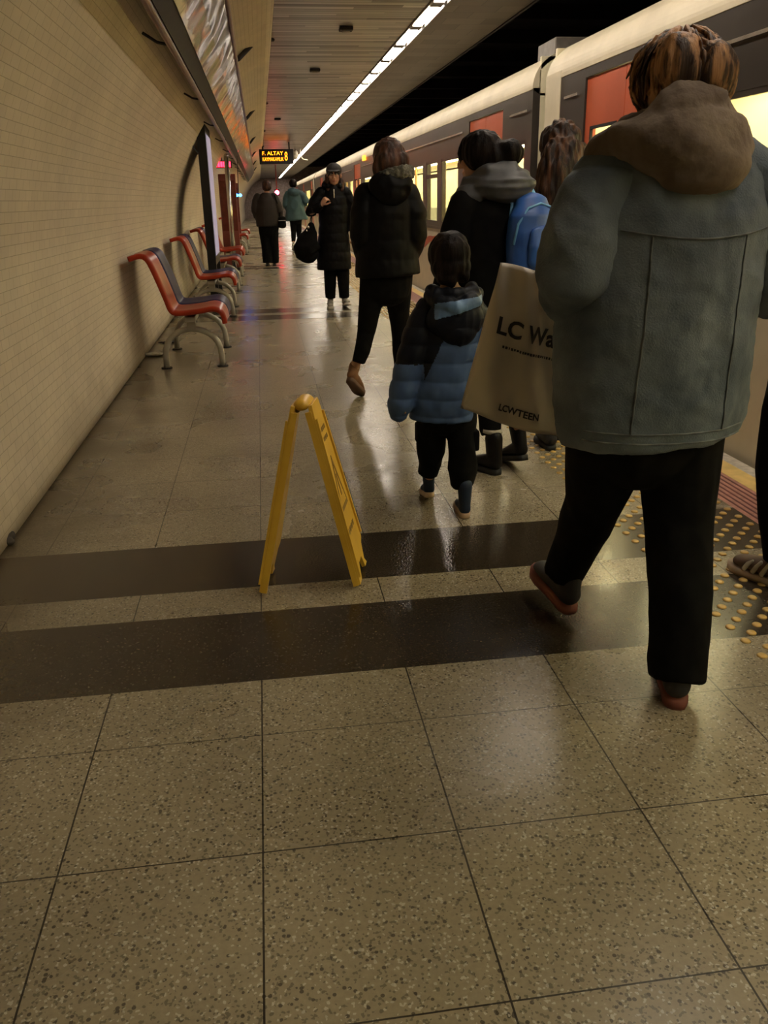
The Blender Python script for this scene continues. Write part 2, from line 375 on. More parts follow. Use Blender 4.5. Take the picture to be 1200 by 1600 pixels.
# vertical expansion joints that follow the curve of the wall
k = 0
for y in (4.2, 8.6, 13.0, 17.4, 21.8):
    g = G(); pts = [(x+.003, z) for x, z in wp]
    vs = [(x, y, z) for x, z in pts]+[(x, y+.012, z) for x, z in pts]; m_ = len(pts)
    g.add(vs, [(i, i+m_, i+m_+1, i+1) for i in range(m_-1)]); k += 1
    o = obj('trim_%d' % (10+k), g, M('joint_filler', (0.20,0.17,0.12), 0.6)); tag(o, kind='structure')
    so = o.modifiers.new('s', 'SOLIDIFY'); so.thickness = 0.004
g = G(); pr = [(-1.16,0),(-1.105,0),(-1.118,.022),(-1.16,.03)]
g.prism(pr, lambda u, v, t: (u, t, v), YB, YE); tag(obj('baseboard_left', g, M('base_bead', (0.42,0.37,0.27), 0.5)), kind='structure')
# ceiling: metal slats left of the lamps, boards right of them
g = G(); g.box((.27, YB, 3.0), (1.79, YE, 3.08), 0); g.box((1.95, YB, 3.0), (2.76, YE, 3.08), 1)
g.box((1.79, YB, 3.05), (1.95, YE, 3.13), 2); g.box((1.78, YB, 2.985), (1.795, YE, 3.08), 2); g.box((1.945, YB, 2.985), (1.96, YE, 3.08), 2)
tag(obj('ceiling', g, [m_slat, m_cboard, m_grey]), kind='structure')
g = G(); g.box((2.755, YB, 2.985), (2.78, YE, 3.5), 0); tag(obj('trim_4', g, m_dark), kind='structure')
g = G(); g.box((.268, YB, 2.98), (.285, YE, 3.02), 0); tag(obj('trim_5', g, m_dark), kind='structure')
# tunnel over and beyond the tracks
g = G(); g.box((2.75, YB, 3.9), (6.4, YE, 4.05)); g.box((2.74, YB, 3.45), (2.78, YE, 4.0))
for y in range(-6, 70, 2): g.box((2.78, y, 3.7), (6.2, y+.25, 3.9))
tag(obj('ceiling_tunnel', g, m_tunnel), kind='structure')
g = G(); g.box((6.3, YB, -1.3), (6.45, YE, 4.0)); tag(obj('wall_right', g, m_tunnel), kind='structure')
g = G(); g.box((2.40, YB, -1.35), (6.4, YE, -1.2)); tag(obj('floor_track', g, m_tunnel), kind='structure')
g = G(); g.box((-1.4, YE, -1.3), (6.4, YE+.15, 4.0)); tag(obj('wall_far', g, M('far_wall', (0.36,0.29,0.26), 0.8)), kind='structure')
g = G(); g.box((-1.4, YB-.15, -1.3), (6.4, YB, 4.0)); tag(obj('wall_near', g, M('near_wall', (0.30,0.26,0.19), 0.7)), kind='structure')

# ================================================================ CEILING LAMPS
first = None; i = 0; y = -7.4+1.145*5
ordw = ['nearest in view','second in view','third in view','fourth in view','fifth in view','sixth in view','seventh in view','eighth in view','ninth in view','tenth in view']
vis = 0
while y < 70:
    ym = y+.53
    if ym < 6.6: lab = 'long ceiling lamp of the platform light line, out of the picture above the viewer'; grp = 'platform lamps above the viewer'
    else:
        if vis < len(ordw): lab = 'long white ceiling lamp in the platform light line, '+ordw[vis]; grp = 'lamps of the platform light line'
        else: lab = 'small distant ceiling lamp far along the platform light line'; grp = 'far lamps of the platform light line'
        vis += 1
    if first is None:
        first = thing('ceiling_lamp', (1.87, y, 3.05), lab, 'lamp', grp)
        g = G(); g.box((1.815, y, 3.02), (1.925, y+1.10, 3.05)); obj('lamp_tray', g, m_grey, first)
        for ya_, yb_ in ((y-.02, y+.058), (y+1.002, y+1.12)): g = G(); g.box((1.815, ya_, 2.992), (1.925, yb_, 3.02)); obj('end_cap', g, m_grey, first)
        g = G(); g.box((1.822, y+.06, 2.998), (1.918, y+1.00, 3.02)); obj('diffuser', g, m_lamp, first, bevel=.002)
    else: dup(first, (1.87, y, 3.05), lab, grp)
    y += 1.145; i += 1

# ================================================================ CURVED GLOSSY PANEL BAND ON PIPES
rk = thing('glossy_panel_band', (-.2, 3, 2.4), 'long tilted band of dark streaked glossy panels between two brown pipes along the wall', 'panel')
PB, PT = V((-.39, 0, 2.20)), V((-.045, 0, 2.62))
def bar(g, a, b, r, n=12, **k): return g.tube([a, b], [r, r], ref=(0,0,1) if abs((V(b)-V(a)).normalized().z) < .9 else (1,0,0), n=n, **k)
Y0, Y1 = -3.0, 44.0
g = G(); bar(g, (PB.x, Y0, PB.z), (PB.x, Y1, PB.z), .022); obj('lower_pipe', g, m_pipe, rk, smooth=True)
g = G(); bar(g, (PT.x, Y0, PT.z), (PT.x, Y1, PT.z), .018); obj('upper_pipe', g, m_pipe, rk, smooth=True)
g = G(); g.prism([(-.37,2.215),(-.36,2.205),(-.29,2.29),(-.30,2.30)], lambda u, v, t: (u, t, v), Y0, Y1); obj('lower_rail', g, m_dark, rk)
y = Y0
while y < Y1:
    g = G(); g.prism([(-.295,2.292),(-.285,2.284),(-.17,2.425),(-.062,2.60),(-.072,2.607),(-.18,2.432)], lambda u, v, t: (u, t, v), y+.004, y+2.346); obj('glossy_panel', g, m_art_glare, rk); y += 2.35
y = 1.55
while y < 40:
    g = G(); g.tube([(-.635,y-.30,2.29),(-.55,y-.26,2.24),(-.46,y-.10,2.20),(PB.x,y,PB.z)], [.009]*4, ref=(0,0,1), n=8); obj('wall_bracket', g, m_dark, rk, smooth=True)
    g = G(); g.tube([(PB.x,y,PB.z+.01),(-.34,y+.03,2.26),(-.30,y+.06,2.33)], [.013]*3, ref=(0,1,0), n=8); obj('clamp', g, m_dark, rk, smooth=True)
    y += 2.95
y = 1.6
while y < 42:
    g = G(); g.tube([(PT.x+.02,y,PT.z+.01),(.10,y+.40,2.80),(.20,y+.75,2.93),(.26,y+.95,2.955),(.36,y+1.1,2.975)], [.024,.024,.022,.020,.020], ref=(0,0,1), n=8); obj('hanger_arm', g, m_dark, rk, smooth=True)
    y += 6.5
# ================================================================ BENCHES
SP = [(-.255,.375),(-.262,.43),(-.285,.468),(-.34,.487),(-.45,.472),(-.58,.462),(-.645,.468),(-.675,.50),(-.70,.58),(-.745,.72),(-.785,.83),(-.815,.885),(-.86,.905),(-.945,.885)]
def shell(y0, y1):
    P = cat(SP, 4); n = len(P); th = .032; nor = []
    for i in range(n):
        a = P[max(0, i-1)]; b = P[min(n-1, i+1)]; d = V((b[0]-a[0], b[1]-a[1], 0)).normalized(); nor.append((-d.y, d.x))
    g = G(); ys = [(y0, .35), (y0+.006, .8), (y0+.02, 1.0), (y0+.10, .9), ((y0+y1)/2, .72), (y1-.10, .9), (y1-.02, 1.0), (y1-.006, .8), (y1, .35)]
    vs = []
    for yv, k in ys:
        up = 1 if k >= .9 else 0
        for i in range(n):
            rise = (k-.72)*.055 if .7 < k else 0
            x, z = P[i]; nx, nz_ = nor[i]; vs.append((x-nx*(th*min(1, k+.25)/2+rise*.6), yv, z-nz_*(th*min(1, k+.25)/2+rise*.6)))
        for i in range(n-1, -1, -1):
            x, z = P[i]; nx, nz_ = nor[i]; vs.append((x+nx*th*k/2, yv, z+nz_*th*k/2))
    m = 2*n; fs = []
    for r in range(len(ys)-1):
        for i in range(m): a = r*m+i; b = r*m+(i+1) % m; fs.append((a, b, b+m, a+m))
    for r, fl_ in ((0, True), (len(ys)-1, False)):
        for i in range(n-1):
            q = (r*m+i, r*m+i+1, r*m+m-2-i, r*m+m-1-i); fs.append(q if fl_ else tuple(reversed(q)))
    g.add(vs, fs); return g
def bench(y, label, first=None, both_red=False):
    if first is not None: return dup(first, (-.53, y, 0), label, 'platform benches along the wall')
    b = thing('platform_bench', (-.53, y, 0), label, 'bench', 'platform benches along the wall')
    obj('seat', shell(y-.20, y+.29), m_red, b, smooth=True, label='red moulded seat')
    obj('seat', shell(y+.33, y+.82), m_red if both_red else m_blue, b, smooth=True, label='red moulded seat' if both_red else 'navy blue moulded seat')
    g = G(); g.box((-.575, y-.12, .385), (-.485, y+.86, .43)); obj('beam', g, m_leg, b, bevel=.008)
    for yl in (y, y+.96):
        pts = [(-.305, yl, .01), (-.307, yl, .10)]+[(-.535+.226*math.cos(a), yl, .12+.20*math.sin(a)) for a in [math.pi*t/14 for t in range(1, 14)]]+[(-.763, yl, .10), (-.765, yl, .01)]
        g = G(); g.tube(pts, [.025]*len(pts), ref=(0,1,0), n=14, cap='flat'); lg = obj('arched_leg', g, m_leg, b, smooth=True)
        g = G(); g.box((-.565, yl-.03, .31), (-.495, yl+.03, .40)); obj('riser', g, m_leg, lg, bevel=.004)
        for x in (-.305, -.765):
            g = G(); g.tube([(x, yl, .0), (x, yl, .012)], [.045, .045], n=16, cap='flat'); obj('foot_plate', g, m_dark, lg)
    return b
b0 = bench(5.70, 'red and navy moulded bench nearest the viewer, on cream arched legs by the wall')
bench(8.98, 'second red and navy moulded bench from the viewer, just before the black lightbox', b0)
bench(12.0, 'third moulded bench from the viewer, partly behind the black lightbox edge', b0)
b4 = bench(14.75, 'fourth bench from the viewer, all red, in front of the maroon totem', None, True)
bench(21.6, 'small far red bench between the two maroon totems', b4)
bench(25.6, 'farthest red bench beyond the second maroon totem', b4)

# ================================================================ LIGHTBOX, TOTEMS, POLE, SIGNS
lb = thing('advertising_lightbox', (-.57, 10.4, 0), 'tall black framed lightbox seen edge-on with pale violet face', 'sign')
g = G(); g.box((-.64, 10.38, 0), (-.53, 10.46, 2.24)); g.box((-.64, 11.45, 0), (-.53, 11.53, 2.24)); g.box((-.64, 10.46, 2.11), (-.53, 11.45, 2.24)); g.box((-.64, 10.46, .50), (-.53, 11.45, .62)); g.box((-.64, 10.46, .62), (-.61, 11.45, 2.11)); obj('frame', g, m_black, lb, bevel=.004)
g = G(); g.box((-.61, 10.46, .62), (-.524, 11.45, 2.11)); obj('lit_face', g, EM('lightbox_face', (0.42,0.36,0.50), 0.16), lb)
cb = thing('power_cable', (-.66, 10.36, 2.1), 'thin black cable looping beside the top of the black lightbox', 'cable')
g = G(); g.tube([(-.59,10.34,2.185),(-.655,10.34,2.20),(-.705,10.34,2.12),(-.715,10.34,2.03),(-.69,10.34,1.95),(-.64,10.35,1.88)], [.009]*6, ref=(0,1,0), n=8); obj('cable', g, m_black, cb, smooth=True)
def totem(y, x0, x1, h, lab):
    t = thing('information_totem', ((x0+x1)/2, y, 0), lab, 'totem')
    g = G(); g.box((x0, y, .02), (x1, y+.14, h)); obj('casing', g, m_maroon, t, bevel=.01)
    g = G(); g.box((x0-.01, y-.01, 0), (x1+.01, y+.15, .05)); obj('plinth', g, m_dark, t)
    g = G(); g.box((x0+.02, y-.006, .75), (x1-.02, y, h-.12)); obj('panel', g, M('maroon_panel', (0.13,0.03,0.02), .25), t)
totem(16.3, -.665, -.335, 1.80, 'maroon free-standing totem behind the chrome pole')
totem(24.0, -.78, -.46, 1.78, 'far maroon totem farther along the wall than the chrome pole')
pl = thing('steel_pole', (-.47, 16.0, 0), 'slender chrome pole in front of the nearer maroon totem', 'pole')
g = G(); g.tube([(-.47,16,0),(-.47,16,2.1)], [.045,.045], n=18, cap='flat'); obj('shaft', g, m_chrome, pl, smooth=True)
g = G(); g.ell((-.47,16,2.1), (.045,.045,.05)); obj('cap', g, m_chrome, pl, smooth=True)
g = G(); g.tube([(-.47,16,0),(-.47,16,.02)], [.09,.09], n=18, cap='flat'); obj('flange', g, m_dark, pl)
def text_obj(name, body, size, origin, mat, parent, sx=1.0, depth=.002):
    me = textmesh(body, size, depth)      # reads from -Y: x right, z up
    for v in me.vertices: v.co = V((v.co.x*sx+origin[0], -v.co.z+origin[1], v.co.y+origin[2]))
    return obj(name, me, mat, parent)
m_amber = EM('amber_led', (1.0,0.20,0.005), 2.2)
sg = thing('departure_board', (.725, 27.0, 2.37), 'black hanging departure board with glowing amber lettering', 'sign')
g = G(); g.box((.20, 27.0, 2.37), (1.26, 27.2, 2.80)); obj('housing', g, m_black, sg, bevel=.01)
g = G(); g.box((.30, 27.06, 2.80), (.34, 27.14, 3.0)); obj('hanger', g, m_dark, sg)
g = G(); g.box((1.12, 27.06, 2.80), (1.16, 27.14, 3.0)); obj('hanger', g, m_dark, sg)
text_obj('lettering', 'F. ALTAY', .155, (.29, 26.994, 2.63), m_amber, sg, 1.05)
text_obj('lettering', 'KAYMAKAMLIK', .155, (.29, 26.994, 2.46), m_amber, sg, .62)
text_obj('lettering', '8', .36, (.98, 26.994, 2.47), m_amber, sg, .55)
m_rled = EM('red_led', (1.0,0.012,0.03), 4.0)
rs = thing('red_led_sign', (-.58, 17.0, 2.0), 'red glowing strip sign high behind the chrome pole', 'sign')
g = G(); g.box((-.80, 17.0, 1.93), (-.40, 17.06, 2.07)); obj('housing', g, m_black, rs)
for k_ in range(7):
    g = G(); x = -.785+k_*.053; g.box((x, 16.992, 1.95), (x+.042, 17.0, 2.05)); obj('led_segment', g, m_rled, rs, bevel=.008)
g = G(); g.tube([(-.6,17.03,2.07),(-.6,17.03,2.28)], [.01,.01], n=8); obj('hanger', g, m_dark, rs)
bl = thing('blue_signal_lamp', (-.33, 18.0, 1.42), 'small bright blue light hanging beside the maroon totem', 'lamp')
m_bled = EM('blue_led', (0.02,0.25,1.0), 9.0)
for dx in (-.035, .035):
    g = G(); g.ell((-.33+dx,18,1.42), (.032,.03,.028)); obj('bulb', g, m_bled, bl, smooth=True)
g = G(); g.tube([(-.33,18,1.45),(-.30,18,2.2)], [.008,.008], n=8); obj('cord', g, m_dark, bl)
rl = thing('red_signal_lamp', (.83, 34, 1.58), 'bright red lamp on a long rod hanging between the two farthest people', 'lamp')
g = G(); g.ell((.83,34,1.60), (.085,.06,.085)); obj('bulb', g, EM('red_signal', (1.0,0.03,0.06), 16.0), rl, smooth=True)
g = G(); g.box((.74,34.03,1.48), (.92,34.12,1.72)); obj('housing', g, m_black, rl)
g = G(); g.tube([(.83,34.08,1.7),(.83,34.08,3.0)], [.025,.025], n=8); obj('rod', g, m_maroon, rl)
cw = thing('mirror_on_arm', (1.35, 30, 2.3), 'small white bracket hanging under the lamp line near the departure board', 'bracket')
g = G(); g.tube([(1.62,30,3.0),(1.62,30,2.72),(1.72,30,2.62),(1.86,30,2.60)], [.02]*4, ref=(0,1,0), n=8); obj('arm', g, m_white, cw)
g = G(); g.ell((1.45,30,2.78), (.10,.12,.16)); obj('camera_housing', g, m_white, cw, smooth=True)
g = G(); g.tube([(1.45,30,2.9),(1.45,30,3.0)], [.02]*2, n=8); obj('stem', g, m_white, cw)
cw.name = 'security_camera'; cw['label'] = 'white hanging camera and bent arm below the lamp line, beside the departure board'; cw['category'] = 'camera'

for (x_, y_), lb_ in zip(((1.12, 8.6), (.98, 11.6), (.62, 19.0)), ('nearest small dark square fitting on the slatted ceiling', 'middle small dark square fitting on the slatted ceiling', 'farthest small dark square fitting on the slatted ceiling')):
    sp_ = thing('ceiling_fitting', (x_, y_, 3.0), lb_, 'fitting', 'small fittings on the slatted ceiling')
    g = G(); g.box((x_-.07, y_-.07, 2.965), (x_+.07, y_+.07, 3.0)); obj('casing', g, m_dark, sp_, bevel=.008)
    g = G(); g.box((x_-.04, y_-.04, 2.955), (x_+.04, y_+.04, 2.965)); obj('lens', g, m_grey, sp_)
# wall switch
sw = thing('wall_socket', (-1.06, 3.12, 1.62), 'small square cream box fixed on the left wall at head height', 'socket')
g = G(); g.box((-1.06, 3.00, 1.575), (-.962, 3.24, 1.685)); obj('box', g, m_white, sw, bevel=.008)
g = G(); g.box((-.963, 3.04, 1.60), (-.955, 3.20, 1.66)); obj('cover_plate', g, m_wall, sw, bevel=.003)
g = G(); g.box((-1.06, 2.975, 1.565), (-.958, 3.0, 1.695)); g.box((-1.06, 2.975, 1.555), (-.958, 3.24, 1.575)); obj('shadow_strip', g, m_dark, sw)  # dark strips standing in for the shadow along the box edges
# litter and broken edge by the wall
g = G(); g.ell((-.94,6.35,.018), (.085,.05,.016)); g.ell((-.90,6.40,.022), (.05,.045,.018)); g.ell((-.99,6.33,.02), (.04,.03,.016))
o = obj('crumpled_paper', blob(g, .006, 1, lambda p, n: .006*noise.noise(p*40)), m_white); tag(o, 'crumpled white paper on the floor behind the nearest bench', 'litter'); rebase(o, (-.94,6.35,0))
g = G(); g.ell((-.90,7.05,.012), (.09,.03,.010)); g.ell((-.83,7.10,.012), (.06,.02,.010))
o = obj('dark_rag', blob(g, .006, 1, lambda p, n: .004*noise.noise(p*50)), m_dark); tag(o, 'thin dark scrap lying under the nearest bench', 'litter'); rebase(o, (-.88,7.07,0))
for k_, (cx_, cy_, sz, lb_) in enumerate([(-1.045,1.93,.045,'larger dark broken lump of tile at the foot of the wall'),(-1.06,1.80,.032,'smaller dark broken lump of tile at the foot of the wall, nearer the viewer')]):
    g = G(); g.ell((cx_,cy_,sz*.5), (sz,sz*1.3,sz*.55)); g.ell((cx_+.02,cy_-.04,sz*.35), (sz*.7,sz*.6,sz*.4))
    o = obj('tile_rubble', blob(g, .007, 0, lambda p, n: .010*noise.noise(p*35)), M('rubble', (0.05,0.04,0.03), .9)); tag(o, lb_, 'rubble'); rebase(o, (cx_,cy_,0))

# ================================================================ TACTILE STUDS
def px(P):
    d = V(P)-CAMLOC; z = d.dot(V(F_)); return (600+1304.2*d.dot(V(R_))/z, 800-1304.2*d.dot(V(U_))/z) if z > .1 else (-9, -9)
cand = []
for i in range(13):
    j = -6
    while True:
        X = 1.475+.045*i; Y = .66+.09*j+.045*(i % 2); j += 1
        if Y > 22: break
        u, v = px((X, Y, 0))
        if -10 < u < 1215 and 0 < v < 1610:
            hid = (1002 < u < 1108 and v < 1040) or (868 < u < 960 and v < 900) or (u > 1178 and v < 900 and v > 480) or (850 < u < 1150 and v < 678)
            cand.append((0 if not hid else 1, Y, X))
cand.sort(); near = [c for c in cand if c[0] == 0][:300]; rest = [c for c in cand if c not in near]
def stud_geo(g, X, Y):
    vs = []; n = 14
    for r, z in ((.0155, 0), (.0155, .002), (.0125, .0048), (.007, .0056)): vs += [(X+r*math.cos(2*math.pi*k/n), Y+r*math.sin(2*math.pi*k/n), z) for k in range(n)]
    fs = [(a*n+k, a*n+(k+1) % n, (a+1)*n+(k+1) % n, (a+1)*n+k) for a in range(3) for k in range(n)]; fs.append(tuple(3*n+k for k in range(n)))
    g.add(vs, fs)
g = G(); stud_geo(g, 0, 0); st = obj('tactile_stud', g, m_stud, smooth=True)
tag(st, 'small round brass-yellow tactile stud set in the platform floor near the edge', 'stud', 'yellow tactile studs along the platform edge'); st.location = (near[0][2], near[0][1], 0)
for c in near[1:]:
    o = st.copy(); COL.objects.link(o); o.location = (c[2], c[1], 0)
g = G()
for c in rest: stud_geo(g, c[2], c[1])
tag(obj('distant_tactile_studs', g, m_stud), 'remaining yellow studs stretching away along the platform edge', 'studs', kind='stuff')

# ================================================================ WET FLOOR SIGN
# an A-frame whose hinge runs away from the viewer; left board thin, right board shows its printed face
ws = thing('wet_floor_sign', (.17, 1.4, 0), 'yellow plastic A-frame wet floor sign standing on the dark bands', 'sign')
def board(xb, xt, name):
    # corners: bottom (xb) and top (xt); hinge along Y
    g = G(); y0, y1 = 1.245, 1.465; nrm = V((-(0-.655), 0, (xb-xt))).normalized()   # perpendicular in XZ
    d = V((xb-xt, 0, -.655)); L = d.length; d.normalize(); out = V((d.z, 0, -d.x)); out = out if (out.x > 0) == (xb > xt) else -out
    A = V((xt, 0, .665))
    def pt(s_, y, o_): q = A+d*s_+out*o_; return (q.x+(y-1.245)*.23, y, q.z)
    # outline in (s, y) with a cut-out at the foot
    prof = [(0, y0+.012), (0, y1-.09), (.06, y1-.075), (L-.13, y1), (L-.10, y1), (L-.085, y1-.03), (L-.03, y1-.05), (L-.0, y1-.02), (L, y1-.065), (L-.055, y1-.09), (L-.055, y0+.07), (L, y0+.045), (L, y0), (.06, y0+.004)]
    n = len(prof); fr = [pt(s_, y, .007) for s_, y in prof]; bk = [pt(s_, y, -.007) for s_, y in prof]
    g.add(fr+bk, [tuple(range(n)), tuple(reversed(range(n, 2*n)))]+[(k, (k+1) % n, (k+1) % n+n, k+n) for k in range(n)])
    o = obj(name, g, m_yel, ws, bevel=.002)
    h = G()   # raised rims down both sides
    for yt, yb_, w, e in ((y0+.004, y0, .012, .03), (y1-.088, y1-.012, .012, .12)):
        q = [pt(.05, yt, .007), pt(L-e, yb_, .007), pt(L-e, yb_+w, .007), pt(.05, yt+w, .007)]; q2 = [pt(.05, yt, .014), pt(L-e, yb_, .014), pt(L-e, yb_+w, .014), pt(.05, yt+w, .014)]
        h.add(q+q2, [(0,1,2,3),(7,6,5,4),(0,4,5,1),(1,5,6,2),(2,6,7,3),(3,7,4,0)])
    q = [pt(.02, y0+.004, -.02), pt(L-.0, y0-.002, -.02), pt(L, y0+.008, -.02), pt(.02, y0+.014, -.02)]; q2 = [pt(.02, y0+.004, .0), pt(L, y0-.002, .0), pt(L, y0+.008, .0), pt(.02, y0+.014, .0)]
    h.add(q+q2, [(0,1,2,3),(7,6,5,4),(0,4,5,1),(1,5,6,2),(2,6,7,3),(3,7,4,0)])
    obj('rim', h, m_yel, o)
    return o, pt, L
bo, pt, L = board(.345, .20, 'right_board')
h = G()   # printed warning mark: triangle and bars of faded print
def patch(g, a, b, c_, d_):
    q = [pt(*p, .0075) for p in (a, b, c_, d_)]; q2 = [pt(*p, .0085) for p in (a, b, c_, d_)]
    g.add(q+q2, [(0,1,2,3),(7,6,5,4),(0,4,5,1),(1,5,6,2),(2,6,7,3),(3,7,4,0)])
def yy_(s_, t): return (y0_s+.016)+( (y1_s-.10+.075*s_/L)-(y0_s+.016))*t
y0_s, y1_s = 1.245, 1.465
for sa, sb in ((.09,.105),(.125,.14)):
    for k_ in range(4): t0 = .12+k_*.2; patch(h, (sa, yy_(sa, t0)), (sb, yy_(sb, t0)), (sb, yy_(sb, t0+.13)), (sa, yy_(sa, t0+.13)))
patch(h, (.20,yy_(.20,.48)), (.38,yy_(.38,.1)), (.40,yy_(.40,.1)), (.22,yy_(.22,.53))); patch(h, (.20,yy_(.20,.52)), (.38,yy_(.38,.9)), (.40,yy_(.40,.9)), (.22,yy_(.22,.47))); patch(h, (.385,yy_(.38,.12)), (.40,yy_(.40,.12)), (.40,yy_(.40,.88)), (.385,yy_(.38,.88)))
patch(h, (.27,yy_(.27,.46)), (.35,yy_(.35,.45)), (.35,yy_(.35,.55)), (.27,yy_(.27,.54)))
for k_ in range(4): t0 = .12+k_*.2; patch(h, (.47, yy_(.47, t0)), (.49, yy_(.49, t0)), (.49, yy_(.49, t0+.13)), (.47, yy_(.47, t0+.13)))
obj('printed_warning', h, m_yelprint, bo)
board(-.0, .145, 'left_board')
g = G(); g.tube([(.176,1.272,.664),(.197,1.355,.664)], [(.026,.019),(.026,.019)], ref=(1,0,0), n=16); obj('hinge', g, m_yel, ws, smooth=True)
g = G(); g.tube([(.163,1.29,.645),(.182,1.355,.645)], [.010,.010], ref=(1,0,0), n=12); obj('hinge_pin', g, m_yelprint, ws, smooth=True)

# ================================================================ TRAIN
XS = 2.48
def car(name, y0, y1, label, doors, wins, strips, cream_end=None):
    t = thing(name, (XS, y0, -1.0), label, 'train')
    zones = sorted([(a, b, 'd') for a, b in doors]+[(a, b, 'w') for a, b in wins])
    # side shell: lower body, window band, roof
    lo = G(); prv = y0
    for a, b in doors+[(y1, y1)]:
        if a > prv: lo.box((XS, prv, -.55), (XS+.06, a, .92))
        prv = b
    lo.box((XS+.02, y0, -.75), (XS+.10, y1, -.02)); obj('lower_body', lo, m_cream, t)
    bd = G(); prv = y0
    bd.box((XS-.004, y0, .90), (XS+.06, y0+.001, .91))
    for a, b, k_ in zones+[(y1, y1, 'e')]:
        if a > prv: bd.box((XS-.004, prv, .90), (XS+.06, a, 2.16))
        if k_ == 'w': bd.box((XS-.004, a, .90), (XS+.06, b, .97)); bd.box((XS-.004, a, 1.76), (XS+.06, b, 2.16))
        if k_ == 'd': bd.box((XS-.004, a, 2.085), (XS+.06, b, 2.16))
        prv = b
    obj('window_band', bd, m_band, t)
    prof_ = cat([(2.472,2.15),(2.474,2.20),(2.50,2.28),(2.56,2.36),(2.68,2.43),(2.95,2.48),(3.8,2.52),(4.65,2.48),(5.0,2.38),(5.11,2.2),(5.12,2.0)], 3)
    inn = [(max(XS+.05, min(5.06, x)), z-.04) for x, z in reversed(prof_)]
    g = G(); pr_ = prof_+inn; n_ = len(prof_)
    vs = [(x, y0, z) for x, z in pr_]+[(x, y1, z) for x, z in pr_]; m_ = len(pr_); fs = [(i_, (i_+1) % m_, (i_+1) % m_+m_, i_+m_) for i_ in range(m_)]
    for i_ in range(n_-1): fs.append((i_, i_+1, m_-2-i_, m_-1-i_)); fs.append((i_+m_, m_-1-i_+m_, m_-2-i_+m_, i_+1+m_))
    g.add(vs, fs); obj('roof', g, m_cream, t, smooth=False)
    g = G(); g.box((XS+.06, y0, -.02), (5.1, y1, .0)); g.box((5.06, y0, -.7), (5.12, y1, 2.0)); g.box((XS+.06, y0, 2.10), (5.06, y1, 2.12))
    g.box((XS+.06, y0, 0), (5.06, y0+.04, 2.4)); g.box((XS+.06, y1-.04, 0), (5.06, y1, 2.4)); obj('interior', g, m_int, t)
    g = G(); g.box((3.05, y0+.2, 2.06), (3.30, y1-.2, 2.10)); g.box((4.3, y0+.2, 2.06), (4.55, y1-.2, 2.10)); obj('interior_light', g, m_tlight, t)
    g = G()
    for a, b in wins:
        if b-a > .6: g.box((4.55, a, .0), (5.0, b, .45)); g.box((4.9, a, .45), (5.04, b, 1.05)); g.box((2.62, a, .0), (2.95, b, .45))
    if g.v: obj('seats', g, m_seat, t, bevel=.03)
    for a, b in wins:
        w = G(); w.box((XS+.018, a+.001, .971), (XS+.026, b-.001, 1.759)); wo = obj('window', w, m_glass, t)
        f = G()
        for (ya, yb, za, zb) in ((a, a+.035, .97, 1.76), (b-.035, b, .97, 1.76), (a, b, .97, 1.0), (a, b, 1.73, 1.76)): f.box((XS-.002, ya, za), (XS+.017, yb, zb))
        if .6 < b-a < .9: f.box((XS-.002, a, 1.545), (XS+.017, b, 1.595))
        obj('window_frame', f, m_band, wo)
    for a, b in doors:
        for ya, yb in ((a+.01, (a+b)/2-.004), ((a+b)/2+.004, b-.01)):
            d = G(); wa, wb = ya+.12, yb-.12
            d.box((XS+.008, ya, .0), (XS+.045, yb, .85)); d.box((XS+.008, ya, 1.74), (XS+.045, yb, 2.08)); d.box((XS+.008, ya, .85), (XS+.045, wa, 1.74)); d.box((XS+.008, wb, .85), (XS+.045, yb, 1.74))
            do = obj('door', d, m_orange, t); q = G(); q.box((XS+.02, wa, .85), (XS+.028, wb, 1.74)); obj('door_window', q, m_glass, do)
            q = G()
            for (y_, z_, y__, z__) in ((wa-.015, .835, wa+.008, 1.755), (wb-.008, .835, wb+.015, 1.755), (wa, .835, wb, .855), (wa, 1.735, wb, 1.755)): q.box((XS+.004, y_, z_), (XS+.02, y__, z__))
            obj('door_gasket', q, m_rub, do)
        q = G(); q.tube([((XS+.35), (a+b)/2, 0), ((XS+.35), (a+b)/2, 2.06)], [.018, .018], n=12); obj('grab_pole', q, m_yline, t, smooth=True)
    for a, b in strips:
        q = G(); q.box((XS-.016, a, 1.985), (XS-.004, b, 2.003)); obj('rain_strip', q, m_alu, t)
    # sill groove under windows, white line, red wave stripe
    prv = y0; segs = []
    for a, b in doors+[(y1, y1)]:
        if a > prv: segs.append((prv, a))
        prv = b
    for a, b in segs:
        q = G(); q.box((XS-.012, a, .895), (XS-.004, b, .93)); obj('sill', q, m_band, t)
        n_ = max(4, int((b-a)/.08)); vs = []
        for k_ in range(n_+1):
            y = a+(b-a)*k_/n_; c_ = .74+.055*math.sin(y*3.1+.9)+.02*math.sin(y*7.0); h_ = .045+.012*math.sin(y*4)
            vs += [(XS-.003, y, c_-h_), (XS-.003, y, c_+h_), (XS+.003, y, c_-h_), (XS+.003, y, c_+h_)]
        fs = []
        for k_ in range(n_):
            p = k_*4; fs += [(p, p+1, p+5, p+4), (p+2, p+6, p+7, p+3), (p+1, p+3, p+7, p+5), (p, p+4, p+6, p+2)]
        fs += [(0,2,3,1), (n_*4, n_*4+1, n_*4+3, n_*4+2)]
        q = G(); q.add(vs, fs); obj('red_stripe', q, m_tred, t, label='wavy red painted stripe')
    if cream_end:
        q = G(); q.box((XS-.010, cream_end[0], -.5), (XS-.0042, cream_end[1], 2.2)); obj('end_pillar', q, m_cream, t)
    return t
